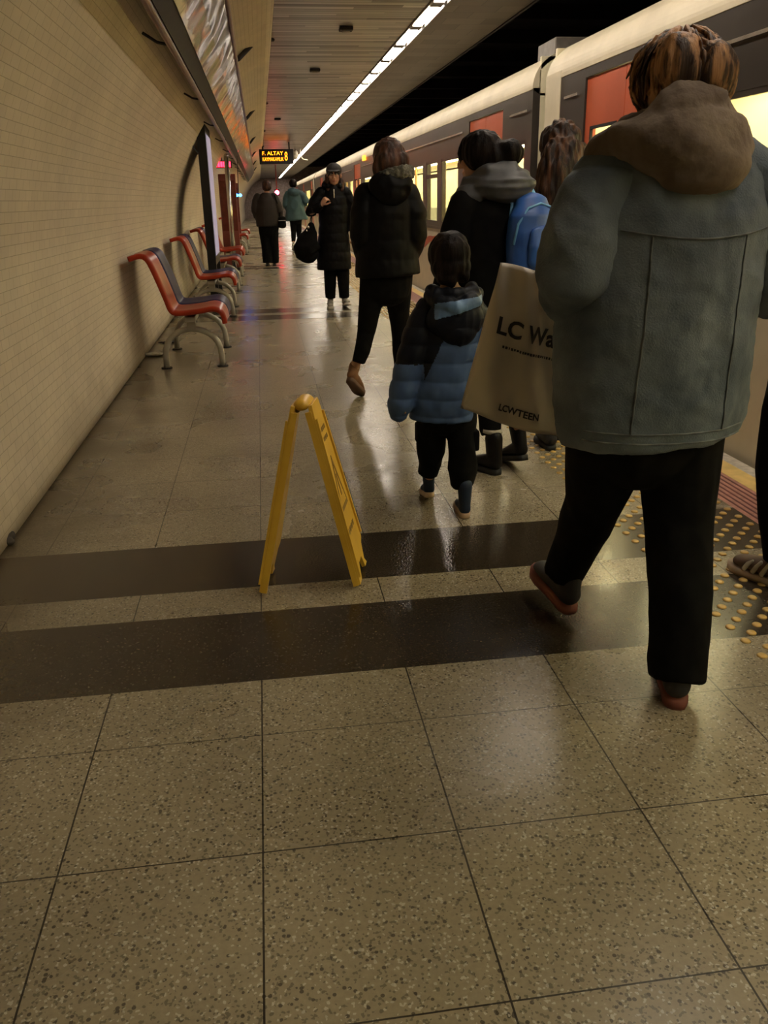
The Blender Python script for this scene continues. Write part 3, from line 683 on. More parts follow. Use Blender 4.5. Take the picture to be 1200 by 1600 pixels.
tA = car('train_car', -7.8, 5.92, 'near cream metro car with orange doors beside the denim-jacketed person', [(-.5,.9),(3.62,5.03)], [(-3.5,-2.0),(-1.9,-.8),(1.2,2.0),(2.08,3.40)], [(-.5,3.3),(5.16,5.45)], (5.56,5.92))
tB = car('train_car', 6.28, 36.3, 'long second metro car receding down the platform past the gangway gap', [(7.22,8.62),(13.3,14.7),(19.4,20.8),(25.5,26.9),(31.6,33.0)],
    [(6.45,6.86),(9.13,10.14),(10.39,11.17),(11.44,12.9),(15.0,16.1),(16.3,17.2),(17.4,19.0),(21.1,22.3),(22.5,23.4),(23.6,25.2),(27.2,28.4),(28.6,29.5),(29.7,31.3),(33.4,35.6)], [(6.4,6.95),(8.9,13.0),(15.0,19.1),(21.2,25.3)], None)
tC = car('train_car', 36.6, 62.0, 'farthest metro car, a sliver at the end of the platform', [(38,39.4),(45,46.4),(53,54.4)], [(40,44),(47,52)], [], (36.6,37.1))
for y0_, y1_, p_ in ((5.92, 6.28, tB), (36.3, 36.6, tC)):
    g = G()
    for k_ in range(7): a = y0_+(y1_-y0_)*k_/7; g.box((XS+.14, a, -.5), (4.9, a+(y1_-y0_)/7*.6, 2.2)); g.box((XS+.17, a, -.5), (4.9, a+(y1_-y0_)/7, 2.17))
    obj('gangway_bellows', g, m_rub, p_)
g = G(); g.box((2.66, 6.30, 2.38), (3.3, 6.78, 2.55)); obj('roof_equipment', g, m_grey, tB, bevel=.01)
dl = obj('door_indicator', G().box((XS-.03, 18.3, 2.10), (XS-.005, 18.75, 2.2)), EM('amber_indicator', (1.0,0.20,0.01), 2.2), tB)
# ================================================================ PEOPLE
def skin_mat(name, c): return M(name, c, 0.5, 0, 0.08, 20)
m_skin = skin_mat('skin', (0.46,0.25,0.15)); m_skin.node_tree.nodes['Principled BSDF'].inputs['Subsurface Weight'].default_value = 0.05
m_lip = skin_mat('lip', (0.35,0.10,0.08))
def hairmat(name, c1, c2, lo=0.45, hi=0.6):
    m, nt, p = newmat(name); c = coords(nt, 'Object', (9,9,1.2))
    nt.links.new(ramp(nt, nz(nt, c, 3.0, 5, 0.6), [(lo, c1), (hi, c2)]), p.inputs['Base Color']); p.inputs['Roughness'].default_value = 0.5; p.inputs['Specular IOR Level'].default_value = 0.25 if max(c2) > .05 else 0.08
    nt.links.new(bump(nt, nz(nt, coords(nt, 'Object', (60,60,5)), 4, 3), 0.6, 0.004), p.inputs['Normal']); return m
m_hblack = hairmat('black_hair', (0.006,0.0045,0.004), (0.018,0.012,0.009)); m_hbrown = hairmat('brown_hair', (0.030,0.015,0.010), (0.10,0.042,0.024))
m_hmix = hairmat('dark_hair_blonde_streaks', (0.035,0.018,0.010), (0.42,0.22,0.10), 0.46, 0.58)
m_blackcloth = M('black_cloth', (0.0035,0.0033,0.003), 0.9, 0, 0.3, 20); m_blackcloth.node_tree.nodes['Principled BSDF'].inputs['Specular IOR Level'].default_value = .12
m_puffb = M('black_puffer_nylon', (0.0028,0.0025,0.0023), 0.55, 0, 0.25, 10); m_puffb.node_tree.nodes['Principled BSDF'].inputs['Specular IOR Level'].default_value = .13
m_sole_beige = M('beige_sole', (0.42,0.30,0.20), 0.6); m_sole_red = M('rust_sole', (0.16,0.045,0.03), 0.7); m_sole_white = M('white_sole', (0.50,0.47,0.42), 0.55)
def frame(fw):
    fw = V((fw[0], fw[1], 0)).normalized(); return V((fw.y, -fw.x, 0)), fw
def hand(g, w, d, n, side, k=1.0, curl=25):
    w = V(w); d = V(d).normalized(); n = V(n); n = (n-d*n.dot(d)).normalized(); l = d.cross(n)*side
    g.tube([w-d*.02*k, w+d*.03*k, w+d*.075*k], [(.026*k,.020*k),(.036*k,.018*k),(.040*k,.014*k)], ref=l)
    for i, (L, off) in enumerate(((.066,-.031),(.076,-.0105),(.070,.0105),(.054,.031))):
        p = w+d*.075*k+l*off*k; dd = d+l*off*3; dd.normalize(); pts = [p-d*.02*k, p]; a = 0
        for f_ in (.45, .32, .23):
            a += math.radians(curl); q = dd*math.cos(a)+n*math.sin(a); pts.append(pts[-1]+q*L*f_*k)
        g.tube(pts, [.0085*k,.0085*k,.008*k,.0075*k,.0065*k], ref=l, n=8)
    p = w+d*.02*k-l*.028*k; t1 = (d*.6-l*.75+n*.25).normalized()
    g.tube([p, p+t1*.035*k, p+(t1*.035+(d*.8-l*.35+n*.4).normalized()*.05)*k], [.012*k,.011*k,.009*k], ref=n, n=8)
def body(root, J, fw, k=1.0, hd=None, voxel=.0055, curl=25, mat=None):
    """one continuous figure: head with face, neck, torso, arms with hands, legs and feet"""
    r, f = frame(fw); g = G(); c = V(J['head']); hr, hf = frame(hd or fw); R = Matrix((hr, hf, V((0,0,1)))).transposed(); H = lambda x, y, z: c+R@V((x*k, y*k, z*k))
    g.ell(H(0,-.012,.022), (.074*k,.094*k,.092*k), R); g.ell(H(0,.028,-.045), (.057*k,.062*k,.072*k), R); g.ell(H(0,.062,-.092), (.026*k,.024*k,.020*k), R)
    g.tube([H(0,.088,.012), H(0,.104,-.012), H(0,.112,-.030)], [.008*k,.010*k,.014*k], ref=hr, n=10); g.ell(H(0,.094,-.034), (.020*k,.014*k,.009*k), R)
    g.ell(H(0,.082,.036), (.050*k,.018*k,.012*k), R); g.ell(H(0,.084,-.060), (.024*k,.014*k,.009*k), R); g.ell(H(0,.080,-.072), (.019*k,.013*k,.007*k), R)
    for s_ in (-1, 1): g.ell(H(.040*s_,.068,-.022), (.022*k,.020*k,.020*k), R); g.ell(H(.079*s_,-.004,-.008), (.010*k,.020*k,.030*k), R)
    nb = V(J['neck']); g.tube([H(0,-.015,-.05), (H(0,-.015,-.1)+nb)/2, nb], [.052*k,.050*k,.058*k], ref=hr)
    hp = V(J['hip']); g.tube([hp-V((0,0,.08*k)), hp+V((0,0,.05*k)), hp.lerp(nb, .5), hp.lerp(nb, .82), nb-V((0,0,.02*k))], [(.125*k,.085*k),(.125*k,.085*k),(.115*k,.085*k),(.14*k,.085*k),(.08*k,.065*k)], ref=r)
    for s_, a in ((-1,'L'),(1,'R')):
        sh, el, wr = V(J['sh'+a]), V(J['el'+a]), V(J['wr'+a])
        g.tube([nb.lerp(sh, .55)-V((0,0,.03*k)), sh, sh.lerp(el, .5), el, el.lerp(wr, .4), wr], [.050*k,.045*k,.038*k,.034*k,.033*k,.026*k], ref=r)
        hdv = J.get('hd'+a) or (wr-el); pn = J.get('pn'+a) or tuple(-r*s_)
        hand(g, wr, hdv, pn, s_, k, curl)
        hpj = hp+r*s_*.085*k-V((0,0,.05*k)); kn, an = V(J['kn'+a]), V(J['an'+a]); ft = V(J.get('ft'+a) or tuple(an+f*.15*k))
        g.tube([hpj, hpj.lerp(kn, .5), kn, kn.lerp(an, .35), an], [.070*k,.058*k,.042*k,.040*k,.028*k], ref=r)
        g.tube([an-V((0,0,.005*k)), an.lerp(ft, .5)-V((0,0,.005*k)), ft-V((0,0,0))], [(.024*k,.024*k),(.026*k,.016*k),(.026*k,.010*k)], ref=r)
    o = obj('body', blob(g, voxel, 2), mat or m_skin, root); return o, H, R
def ank(heel, toe, lift=0, k=1.0, toelift=0):
    h = V((*heel, lift)); t = V((*toe, toelift)); x = (t-h).normalized(); z = V((0,0,1)) if abs(x.z) < .01 else x.cross(V((0,0,1)).cross(x).normalized()); L = (t-h).length
    return tuple(h+x*L*.19+z*.095*k), tuple(h+x*L*.68+z*.045*k)
def eyes(root, H, k, R):
    for s_ in (-1, 1):
        g = G(); g.ell(H(.031*s_,.079,.006), (.0125*k,.0105*k,.009*k), R); e = obj('eye', g, M('eye_white', (.55,.5,.45), .2), root, smooth=True)
        g = G(); g.ell(H(.031*s_,.0875,.006), (.0055*k,.003*k,.0055*k), R); obj('iris', g, M('iris', (.02,.012,.008), .1), e, smooth=True)
def shoe(root, heel, toe, mats, k=1.0, lift=0.0, high=.0, stripes=False, name='shoe', solet=.022, ankle=None, toelift=0.0):
    """heel and toe are the ends of the sole; lift raises the heel"""
    heel = V((heel[0], heel[1], lift)); toe = V((toe[0], toe[1], toelift)); x = (toe-heel); L = x.length; x.normalize(); y = V((0,0,1)).cross(x).normalized(); z = x.cross(y)
    P = lambda a, b, c: heel+x*a*L+y*b*k+z*c*k
    g = G(); h0 = solet
    g.tube([P(.13,0,.040+h0), P(.35,0,.040+h0), P(.6,0,.030+h0), P(.84,0,.020+h0)], [(.037*k,.040*k),(.038*k,.038*k),(.043*k,.028*k),(.036*k,.020*k)], ref=y)
    g.tube([P(.16,0,.04+h0), P(.20,0,.085+h0+high)], [(.034*k,.046*k),(.038*k+high*.06,.045*k+high*.06)], ref=y)
    up = obj(name, blob(g, .006 if k > .8 else .005, 2), mats[0], root)
    s = G(); out = []
    for a, w in ((.012,.010),(.035,.022),(.12,.032),(.3,.033),(.5,.038),(.7,.045),(.85,.042),(.95,.028),(1.0,.010)): out.append((a, w))
    vs = []
    for c in (0.0, solet*.5, solet+.006):
        e = 1.04 if c == solet*.5 else 1.0
        vs += [P(a, w*e, c/k) for a, w in out]+[P(a, -w*e, c/k) for a, w in reversed(out)]
    m = len(out)*2; fs = [tuple(range(m))[::-1], tuple(range(2*m, 3*m))]+[(q*m+i, q*m+(i+1) % m, (q+1)*m+(i+1) % m, (q+1)*m+i) for q in (0,1) for i in range(m)]
    s.add(vs, fs); obj('sole', s, mats[1], up, smooth=True)
    if stripes:
        for i in range(3):
            a = .36+.12*i; q = G(); q.tube([P(a+.06, .0345+.004*i, .012+h0), P(a+.02, .036+.002*i, .034+h0), P(a-.03, .030, .062+h0-.008*i)], [(.009*k,.006*k)]*3, ref=x, n=8); obj('stripe', q, mats[2], up, smooth=True)
        for i in range(4):
            a = .40+.075*i; q = G(); zt = .083-.022*i*.75+h0*.3; q.tube([P(a, .022, zt-.004), P(a+.01, 0, zt+.008), P(a, -.022, zt-.004)], [.0035*k]*3, ref=x, n=6); obj('lace', q, mats[2], up, smooth=True)
    return up
def fold(amp, sc=(9,9,4), amp2=0, sc2=(30,30,12), seed=0):
    def f(p, n):
        v = amp*(1-2*abs(noise.noise(V((p.x*sc[0]+seed, p.y*sc[1], p.z*sc[2])))))
        if amp2: v += amp2*noise.noise(V((p.x*sc2[0], p.y*sc2[1]+seed, p.z*sc2[2])))
        return v
    return f
def quilt(step, amp, z0=0, wob=.02, amp2=.003):
    def f(p, n):
        z = p.z+wob*noise.noise(V((p.x*4, p.y*4, p.z*2)))-z0; t = (z/step) % 1.0
        return amp*(math.sin(math.pi*t)**.6-.75)*(1-abs(n.z)**2)+amp2*noise.noise(V((p.x*28, p.y*28, p.z*20)))
    return f
def pants(root, hip, r, legs, mat, voxel=.009, hipr=(.17,.13), amp=.006, name='trousers'):
    g = G(); hip = V(hip); g.tube([hip+V((0,0,.12)), hip, hip-V((0,0,.06))], [hipr, hipr, (hipr[0]*.95, hipr[1]*.95)], ref=r)
    for pts, rad in legs: g.tube(pts, rad, ref=r, cap='flat')
    return obj(name, blob(g, voxel, 2, fold(amp, (10,10,5))), mat, root)
def hairblob(root, g, mat, voxel=.007, amp=.006, name='hair', sm=2):
    return obj(name, blob(g, voxel, sm, lambda p, n: amp*noise.noise(V((p.x*55, p.y*55, p.z*9)))+amp*.8*noise.noise(V((p.x*20, p.y*20, p.z*4)))), mat, root)

def strands(root, c, rr, n, mat, back, L, seed=3):
    rnd = random.Random(seed); g = G(); c = V(c)
    for i in range(n):
        a = rnd.uniform(0, 2*math.pi); b = rnd.uniform(.1, 1.9)
        p = V((math.sin(b)*math.cos(a)*rr[0], math.sin(b)*math.sin(a)*rr[1], math.cos(b)*rr[2]))*.93
        if p.y > rr[1]*.55: continue
        pts = []; dirn = V((p.x*.8, p.y*.9, -.9*rr[2]-abs(p.z)*.2)).normalized(); q = p.copy(); wob = rnd.uniform(-.012, .012)
        for k in range(5):
            pts.append(c+q); q = q+dirn*L*.28*rnd.uniform(.6, 1.1)
            nrm = V((q.x/rr[0]**2, q.y/rr[1]**2, q.z/rr[2]**2)).normalized(); s_ = (q.x/rr[0])**2+(q.y/rr[1])**2+(q.z/rr[2])**2
            q = q/math.sqrt(max(s_, .3))*rnd.uniform(.97, 1.04)+V((wob*k*.3, 0, 0)); dirn = (dirn-nrm*dirn.dot(nrm)*.9+V((0,0,-.35))).normalized()
        w = rnd.uniform(.003, .007); g.tube(pts, [w*.5, w, w, w*.8, w*.3], n=6)
    obj('hair_strands', g, mat, root, smooth=True)
# ---- 1. person in denim jacket with a white carrier bag
p1 = thing('person', (1.06, .60, 0), 'largest person, seen from behind in a wide grey denim jacket with brown hood', 'person')
J = dict(head=(1.075,.64,1.528), neck=(1.07,.60,1.41), hip=(1.06,.62,.84), shL=(.90,.60,1.34), shR=(1.25,.60,1.34), elL=(.83,.57,1.09), elR=(1.39,.57,1.08), wrL=(.875,.80,1.10), wrR=(1.34,.80,1.06),
         hdL=(.05,.3,-1), pnL=(.3,.9,0), knL=(1.005,.80,.43), anL=(0,0,0), knR=(1.18,.58,.43), anR=(0,0,0))
J['anL'], J['ftL'] = ank((.99,.86), (.95,1.12), .03, 1, .08); J['anR'], J['ftR'] = ank((1.095,.345), (1.19,.605))
body(p1, J, (0,1), 1.0, curl=38)
m_denim = M('washed_denim', (0.045,0.062,0.082), 0.92, 0, 0, 5, bs=.5, bscale=220, col2=(0.150,0.180,0.208))
m_denim_edge = M('frayed_denim_hem', (0.09,0.10,0.105), 0.9, 0, 0.3, 30)
g = G()
g.tube([(1.075,.62,.695),(1.068,.62,.80),(1.06,.62,.95),(1.065,.61,1.12),(1.08,.605,1.25),(1.08,.60,1.34),(1.078,.60,1.41),(1.075,.60,1.46)], [(.240,.165),(.248,.175),(.250,.178),(.245,.172),(.235,.160),(.190,.130),(.125,.10),(.085,.075)], ref=(1,0,0), n=40, cap='flat')
g.tube([(.955,.60,1.33),(.90,.60,1.315)], [.085,.080], ref=(0,1,0), n=20); g.tube([(1.20,.60,1.33),(1.26,.60,1.31)], [.085,.080], ref=(0,1,0), n=20)
def dj(p, n):
    q = V((p.x*3.6+3, p.y*4, p.z*2.4)); w = noise.noise(q*1.3)*.25
    v = .014*(.6-abs(noise.noise(V((p.x*6+w*4, p.y*5, p.z*3.4+p.x*3)))))+.007*(.5-abs(noise.noise(V((p.x*9-p.z*5, p.y*9+w, p.z*11+p.x*9)))))+.0025*noise.noise(p*45)
    low = max(0, .95-p.z)*3
    v += .007*low*(.4-abs(noise.noise(V((p.x*5+9, p.y*4, p.z*17)))))
    return v
jk = obj('denim_jacket', blob(g, .009, 2, dj), m_denim, p1)
for pts, rr in (([(.935,.60,1.335),(.885,.595,1.28),(.84,.58,1.18),(.828,.575,1.11),(.845,.63,1.07),(.86,.71,1.085),(.870,.765,1.10)], [.080,.093,.097,.094,.086,.070,.056]), ([(1.225,.60,1.335),(1.29,.595,1.27),(1.365,.575,1.16),(1.385,.575,1.09),(1.375,.64,1.06),(1.355,.76,1.065)], [.080,.096,.098,.092,.080,.056])):
    g = G(); g.tube(pts, rr, ref=(0,1,0), n=24)
    obj('sleeve', blob(g, .008, 2, lambda p, n: .013*(.55-abs(noise.noise(V((p.x*7+p.z*5, p.y*8, p.z*9)))))+.006*(.5-abs(noise.noise(V((p.x*14, p.y*14, p.z*20)))))), m_denim, jk)
# seams, yoke, hem band and flap pocket line on the back
from mathutils.bvhtree import BVHTree
tree_ = BVHTree.FromPolygons([v.co+V((1.06,.60,0)) for v in jk.data.vertices], [tuple(p.vertices) for p in jk.data.polygons])
def on_back(x, z):
    hit = tree_.ray_cast(V((x, -1, z)), V((0, 1, 0)))[0]
    return (x, (hit.y if hit else .45)-.0005, z)
for nm, pts in (('hem_seam', [(.855+.42*t/40, .737) for t in range(41)]), ('hem_seam', [(.855+.42*t/40, .712) for t in range(41)]), ('yoke_seam', [(.90+.36*t/40, 1.215-.02*math.sin(math.pi*t/40)) for t in range(41)]),
                ('back_seam', [(.950+.01*t/40, .74+.46*t/40) for t in range(41)]), ('back_seam', [(1.19-.005*t/40, .74+.46*t/40) for t in range(41)])):
    q = G(); q.tube([on_back(*p) for p in pts], [(.0035,.0022)]*len(pts), ref=(0,1,0), n=8); obj(nm, q, m_denim_edge, jk, smooth=True)
m_fleece = M('brown_fleece', (0.105,0.075,0.055), 0.95, 0, 0.3, 9, bs=.5, bscale=90, col2=(0.20,0.155,0.115))
g = G()   # hood lying in a heavy drape on the shoulders and upper back
g.ell((1.045,.50,1.395), (.145,.085,.080)); g.ell((1.07,.475,1.355), (.105,.060,.070)); g.ell((.965,.54,1.40), (.095,.085,.050), Matrix.Rotation(.25, 3, 'Y')); g.ell((1.15,.54,1.395), (.060,.080,.050))
g.tube([(.885,.60,1.385),(.95,.52,1.42),(1.02,.50,1.47),(1.08,.51,1.465),(1.14,.55,1.44),(1.165,.62,1.43),(1.15,.68,1.43)], [.035,.045,.048,.048,.042,.036,.032], ref=(0,0,1))
g.tube([(.97,.66,1.44),(.99,.56,1.45),(1.06,.54,1.47),(1.13,.57,1.45)], [.03,.038,.038,.034], ref=(0,0,1))
obj('hood', blob(g, .009, 3, lambda p, n: .011*(1-2*abs(noise.noise(V((p.x*6+p.z*9, p.y*8, p.z*16)))))+.003*noise.noise(p*60)), m_fleece, p1)
pants(p1, (1.06,.62,.74), (1,0,0), [([(.965,.62,.80),(.975,.66,.66),(1.005,.78,.45),(.995,.87,.28),(.978,.925,.155)], [(.115,.135),(.105,.125),(.082,.092),(.068,.074),(.064,.066)]),
    ([(1.155,.62,.80),(1.165,.62,.66),(1.165,.57,.45),(1.14,.47,.25),(1.118,.405,.06)], [(.118,.135),(.108,.122),(.088,.095),(.076,.084),(.072,.080)])], m_blackcloth, .009, (.20,.145), .006)
m_snk = M('dark_sneaker_cloth', (0.018,0.017,0.018), 0.7); m_snk2 = M('grey_sneaker', (0.07,0.065,0.06), .7)
shoe(p1, (1.095,.345), (1.19,.605), [m_snk, m_sole_red], 1.0, lift=.0, high=.0)
shoe(p1, (.99,.86), (.95,1.12), [m_snk, m_sole_red], 1.0, lift=.03, high=.02, toelift=.08)
g = G(); c = V((1.07,.645,1.56)); g.ell(c-V((0,0,.010)), (.098,.112,.100)); g.ell((1.07,.60,1.51), (.095,.085,.075)); g.ell((1.105,.535,1.545), (.058,.045,.062)); g.ell((1.03,.55,1.56), (.055,.045,.07)); g.ell((1.145,.60,1.535), (.040,.06,.07));
hairblob(p1, g, m_hmix, .006, .006, sm=2)
strands(p1, (1.07,.63,1.545), (.104,.120,.100), 190, m_hmix, (0,-1,0), .10)
# carrier bag (held, so a thing of its own)
bag = thing('carrier_bag', (.80,.86,.62), 'large white plastic carrier bag with dark lettering hanging from the denim-jacketed person\'s left hand', 'bag')
BC = [V((.722,.86,1.125)), V((.945,.88,1.075)), V((.925,.90,.615)), V((.608,.84,.735))]   # tl tr br bl
def bagp(u, v, side):      # u left-right, v top-bottom
    P = (BC[0].lerp(BC[1], u)).lerp(BC[3].lerp(BC[2], u), v); edge = (math.sin(math.pi*u)*math.sin(math.pi*min(1, v*1.02)))**.5 if 0 < u < 1 and 0 < v < .98 else 0
    w = .010*math.sin(u*7+v*4+1)+.007*math.sin(u*15-v*6)+.010*noise.noise(V((u*4, v*4, 2)))
    P = P+V((0,1,0))*(side*.024*edge+w); P.z -= .012*math.sin(math.pi*u)*v-.01*math.sin(u*9)*(v-.5)**2
    return P
def baggeo(nu=26, nv=34):
    g = G()
    for side in (-1, 1):
        vs = [bagp(i/nu, j/nv, side) for j in range(nv+1) for i in range(nu+1)]
        g.add(vs, [(j*(nu+1)+i, j*(nu+1)+i+1, (j+1)*(nu+1)+i+1, (j+1)*(nu+1)+i) for j in range(nv) for i in range(nu)])
    return g
m_bag = M('white_plastic_film', (0.60,0.53,0.43), 0.42, 0, 0.05, 5, bs=.25, bscale=18)
me = mesh_from(baggeo(), 'bag'); bm = bmesh.new(); bm.from_mesh(me); bmesh.ops.remove_doubles(bm, verts=bm.verts, dist=.0006); bmesh.ops.recalc_face_normals(bm, faces=bm.faces); bm.to_mesh(me); bm.free()
obj('bag_body', me, m_bag, bag, smooth=True)
m_print = M('dark_print', (0.02,0.018,0.02), 0.5)
def bagtext(body_, size, u0, v0, W_, slant=.18, sx=1.0):
    me = textmesh(body_, size, 0, .028); w = .27; h = .43
    bm = bmesh.new(); bm.from_mesh(me); bmesh.ops.triangulate(bm, faces=bm.faces)
    bmesh.ops.subdivide_edges(bm, edges=[e for e in bm.edges if e.calc_length() > .012], cuts=1); bm.to_mesh(me); bm.free()
    for v in me.vertices:
        u = u0+(v.co.x*sx)/w; t = v0-v.co.y/h; P = bagp(min(.985, max(.01, u)), t, -1); v.co = V((P.x, P.y-.0022, P.z))
    obj('printed_lettering', me, m_print, bag)
bagtext('LC Waikiki', .064, .115, .435, .27)
bagtext('LCWTEEN', .027, .34, .915, .27, sx=.9)
g = G(); rnd = random.Random(5); u = .22    # unreadable line of small print under the name
while u < .86:
    du = rnd.uniform(.012, .03); q = [bagp(u, .500, -1), bagp(u+du, .500, -1), bagp(u+du, .516+rnd.uniform(-.004,.004), -1), bagp(u, .516, -1)]
    g.add([(p.x, p.y-.002, p.z) for p in q], [(0,1,2,3)]); u += du+rnd.uniform(.006,.014)
obj('small_print', g, m_print, bag)
for i, (ua, ub) in enumerate([(.45,.72)]):
    a = bagp(ua, 0, 0); b = bagp(ub, 0, 0); top = V((.895,.845,1.095)); g = G(); g.tube([a, a.lerp(top, .6)+V((0,0,.01)), top, b.lerp(top, .5)+V((0,0,.008)), b], [(.012,.003)]*5, ref=(1,0,0), n=8); obj('handle', g, m_bag, bag, smooth=True)

# ---- 2. child
p2 = thing('person', (.82, 1.95, 0), 'small child seen from behind in a blue and black hooded puffer jacket and dark boots', 'person')
K = .70
J = dict(head=(.818,1.975,1.055), neck=(.82,1.95,.945), hip=(.80,1.95,.53), shL=(.715,1.95,.885), shR=(.925,1.95,.885), elL=(.655,1.93,.68), elR=(.975,1.95,.68), wrL=(.615,1.93,.53), wrR=(1.0,1.99,.53),
         knL=(.757,1.99,.29), knR=(.865,1.92,.29))
J['anL'], J['ftL'] = ank((.755,2.035), (.765,2.21), .035, K); J['anR'], J['ftR'] = ank((.872,1.835), (.885,2.02), 0, K)
o, Hh, Rh = body(p2, J, (0,1), K, hd=(.15,1), voxel=.005)
m_cj = [M('child_blue_nylon', (0.050,0.088,0.185), .5, 0, .25, 6), M('child_navy_nylon', (0.006,0.0075,0.012), .5, 0, .2, 8)]
for m_ in m_cj: m_.node_tree.nodes['Principled BSDF'].inputs['Specular IOR Level'].default_value = .15
g = G(); g.tube([(.79,1.95,.42),(.795,1.95,.52),(.81,1.95,.64),(.82,1.95,.76),(.82,1.95,.85),(.82,1.95,.905),(.82,1.95,.94)], [(.140,.105),(.145,.110),(.142,.110),(.138,.105),(.130,.095),(.095,.075),(.06,.055)], ref=(1,0,0), n=32, cap='flat')
g.tube([(.735,1.95,.865),(.69,1.94,.78),(.655,1.93,.68),(.628,1.925,.58),(.608,1.92,.50),(.600,1.92,.465)], [.062,.064,.062,.060,.055,.044], ref=(0,1,0), n=20)
g.tube([(.905,1.95,.865),(.95,1.94,.78),(.975,1.95,.68),(.99,1.97,.58),(1.0,1.99,.51)], [.062,.062,.060,.056,.050], ref=(0,1,0), n=20)
def cjm(c):
    if c.x < .70: return 1 if c.z > .665 else 0
    return 1 if c.z > min(.80, .60+(c.x-.70)*2.2) else 0
obj('puffer_jacket', blob(g, .005, 3, quilt(.072, .007, .02), cjm), m_cj, p2)
g = G(); g.ell((.825,1.875,.84), (.115,.055,.085)); g.ell((.835,1.865,.79), (.075,.045,.055)); g.tube([(.735,1.93,.925),(.76,1.87,.905),(.825,1.84,.885),(.895,1.87,.91),(.925,1.94,.93)], [.026,.034,.034,.034,.026], ref=(0,0,1))
g.tube([(.745,1.97,.945),(.76,1.90,.935),(.83,1.875,.93),(.90,1.90,.94),(.91,1.97,.95)], [.024,.028,.028,.028,.024], ref=(0,0,1))
def chm(c): return 0 if (c.z > .862+.25*(c.x-.80) and c.z < .915+.12*(c.x-.80) and c.y < 1.905 and c.x > .735) else 1
m_lining = M('light_blue_lining', (0.10,0.19,0.33), .5, 0, .25, 14)
obj('hood', blob(g, .004, 3, lambda p, n: .005*(1-2*abs(noise.noise(V((p.x*22, p.y*12, p.z*10))))), chm), [m_lining, m_cj[1]], p2)
pants(p2, (.805,1.95,.49), (1,0,0), [([(.757,1.955,.53),(.755,1.965,.42),(.752,1.995,.30),(.752,2.05,.19),(.753,2.075,.14)], [(.062,.066),(.060,.062),(.058,.058),(.044,.045),(.040,.042)]),
    ([(.862,1.95,.53),(.866,1.945,.42),(.868,1.92,.30),(.872,1.905,.19),(.872,1.90,.13)], [(.062,.066),(.062,.062),(.060,.058),(.052,.050),(.044,.044)])], m_blackcloth, .007, (.115,.09), .012)
for s_, (x, y, z) in (('L', (.705,1.99,.35)), ('R', (.925,1.92,.33))):
    g = G(); g.box((x-.02,y-.04,z-.045), (x+.014,y+.04,z+.045)); obj('cargo_pocket', g, m_blackcloth, p2, bevel=.01)
m_boot = M('blue_grey_boot', (0.022,0.032,0.055), .6)
shoe(p2, (.755,2.035), (.765,2.21), [m_boot, m_sole_beige], .70, lift=.035, high=.10, name='boot', solet=.018)
shoe(p2, (.872,1.835), (.885,2.02), [m_boot, m_sole_beige], .70, lift=.0, high=.10, name='boot', solet=.018)
g = G(); g.ell((.818,1.962,1.085), (.084,.090,.085)); g.ell((.818,1.935,1.035), (.080,.065,.065)); g.tube([(.78,1.91,1.0),(.82,1.90,.99),(.86,1.91,1.0)], [.03,.032,.03]); g.ell((.825,1.96,1.14), (.05,.055,.03))
hairblob(p2, g, m_hblack, .006, .006)

# ---- 3. person with blue backpack, turned to the left
p3 = thing('person', (1.15, 2.45, 0), 'dark-haired person in long black coat with grey hood, head turned left, wearing the blue backpack', 'person')
fw = (-.45,.89); r, f = frame(fw)
J = dict(head=(1.075,2.48,1.455), neck=(1.10,2.46,1.325), hip=(1.12,2.46,.84), shL=(.965,2.40,1.265), shR=(1.25,2.52,1.265), elL=(.93,2.42,1.0), elR=(1.32,2.56,1.02), wrL=(.92,2.55,.82), wrR=(1.22,2.68,.90),
         knL=(1.13,2.52,.44), knR=(1.27,2.50,.44))
J['anL'], J['ftL'] = ank((1.175,2.39), (1.055,2.60)); J['anR'], J['ftR'] = ank((1.315,2.42), (1.25,2.64), .06)
o, Hh, Rh = body(p3, J, fw, .97, hd=(-.8,.6)); eyes(p3, Hh, .97, Rh)
g = G(); g.tube([(1.135,2.46,.62),(1.13,2.46,.80),(1.12,2.46,.98),(1.11,2.46,1.12),(1.105,2.46,1.22),(1.10,2.46,1.29),(1.10,2.46,1.345)], [(.195,.165),(.19,.16),(.18,.15),(.185,.145),(.18,.13),(.12,.10),(.075,.07)], ref=r, n=32, cap='flat')
g.tube([(.985,2.40,1.255),(.945,2.39,1.14),(.93,2.42,1.0),(.92,2.50,.90),(.92,2.53,.85)], [.068,.072,.066,.058,.05], ref=f, n=20)
g.tube([(1.235,2.52,1.255),(1.30,2.54,1.14),(1.32,2.56,1.02),(1.26,2.64,.94),(1.23,2.67,.91)], [.068,.070,.064,.056,.05], ref=f, n=20)
obj('black_coat', blob(g, .009, 2, fold(.009, (6,6,3))), m_blackcloth, p3)
m_hoodg = M('grey_quilted_hood', (0.055,0.057,0.062), .5, 0, .3, 10)
g = G(); g.ell((1.15,2.36,1.335), (.135,.085,.065)); g.ell((1.02,2.42,1.30), (.10,.08,.055), Matrix.Rotation(-.35, 3, 'Y')); g.tube([(1.0,2.44,1.34),(1.08,2.36,1.385),(1.17,2.36,1.39),(1.24,2.43,1.365),(1.22,2.52,1.35)], [.035,.042,.045,.042,.035], ref=(0,0,1))
obj('hood', blob(g, .007, 3, lambda p, n: .008*(1-2*abs(noise.noise(V((p.x*5, p.y*5, p.z*30)))))), m_hoodg, p3)
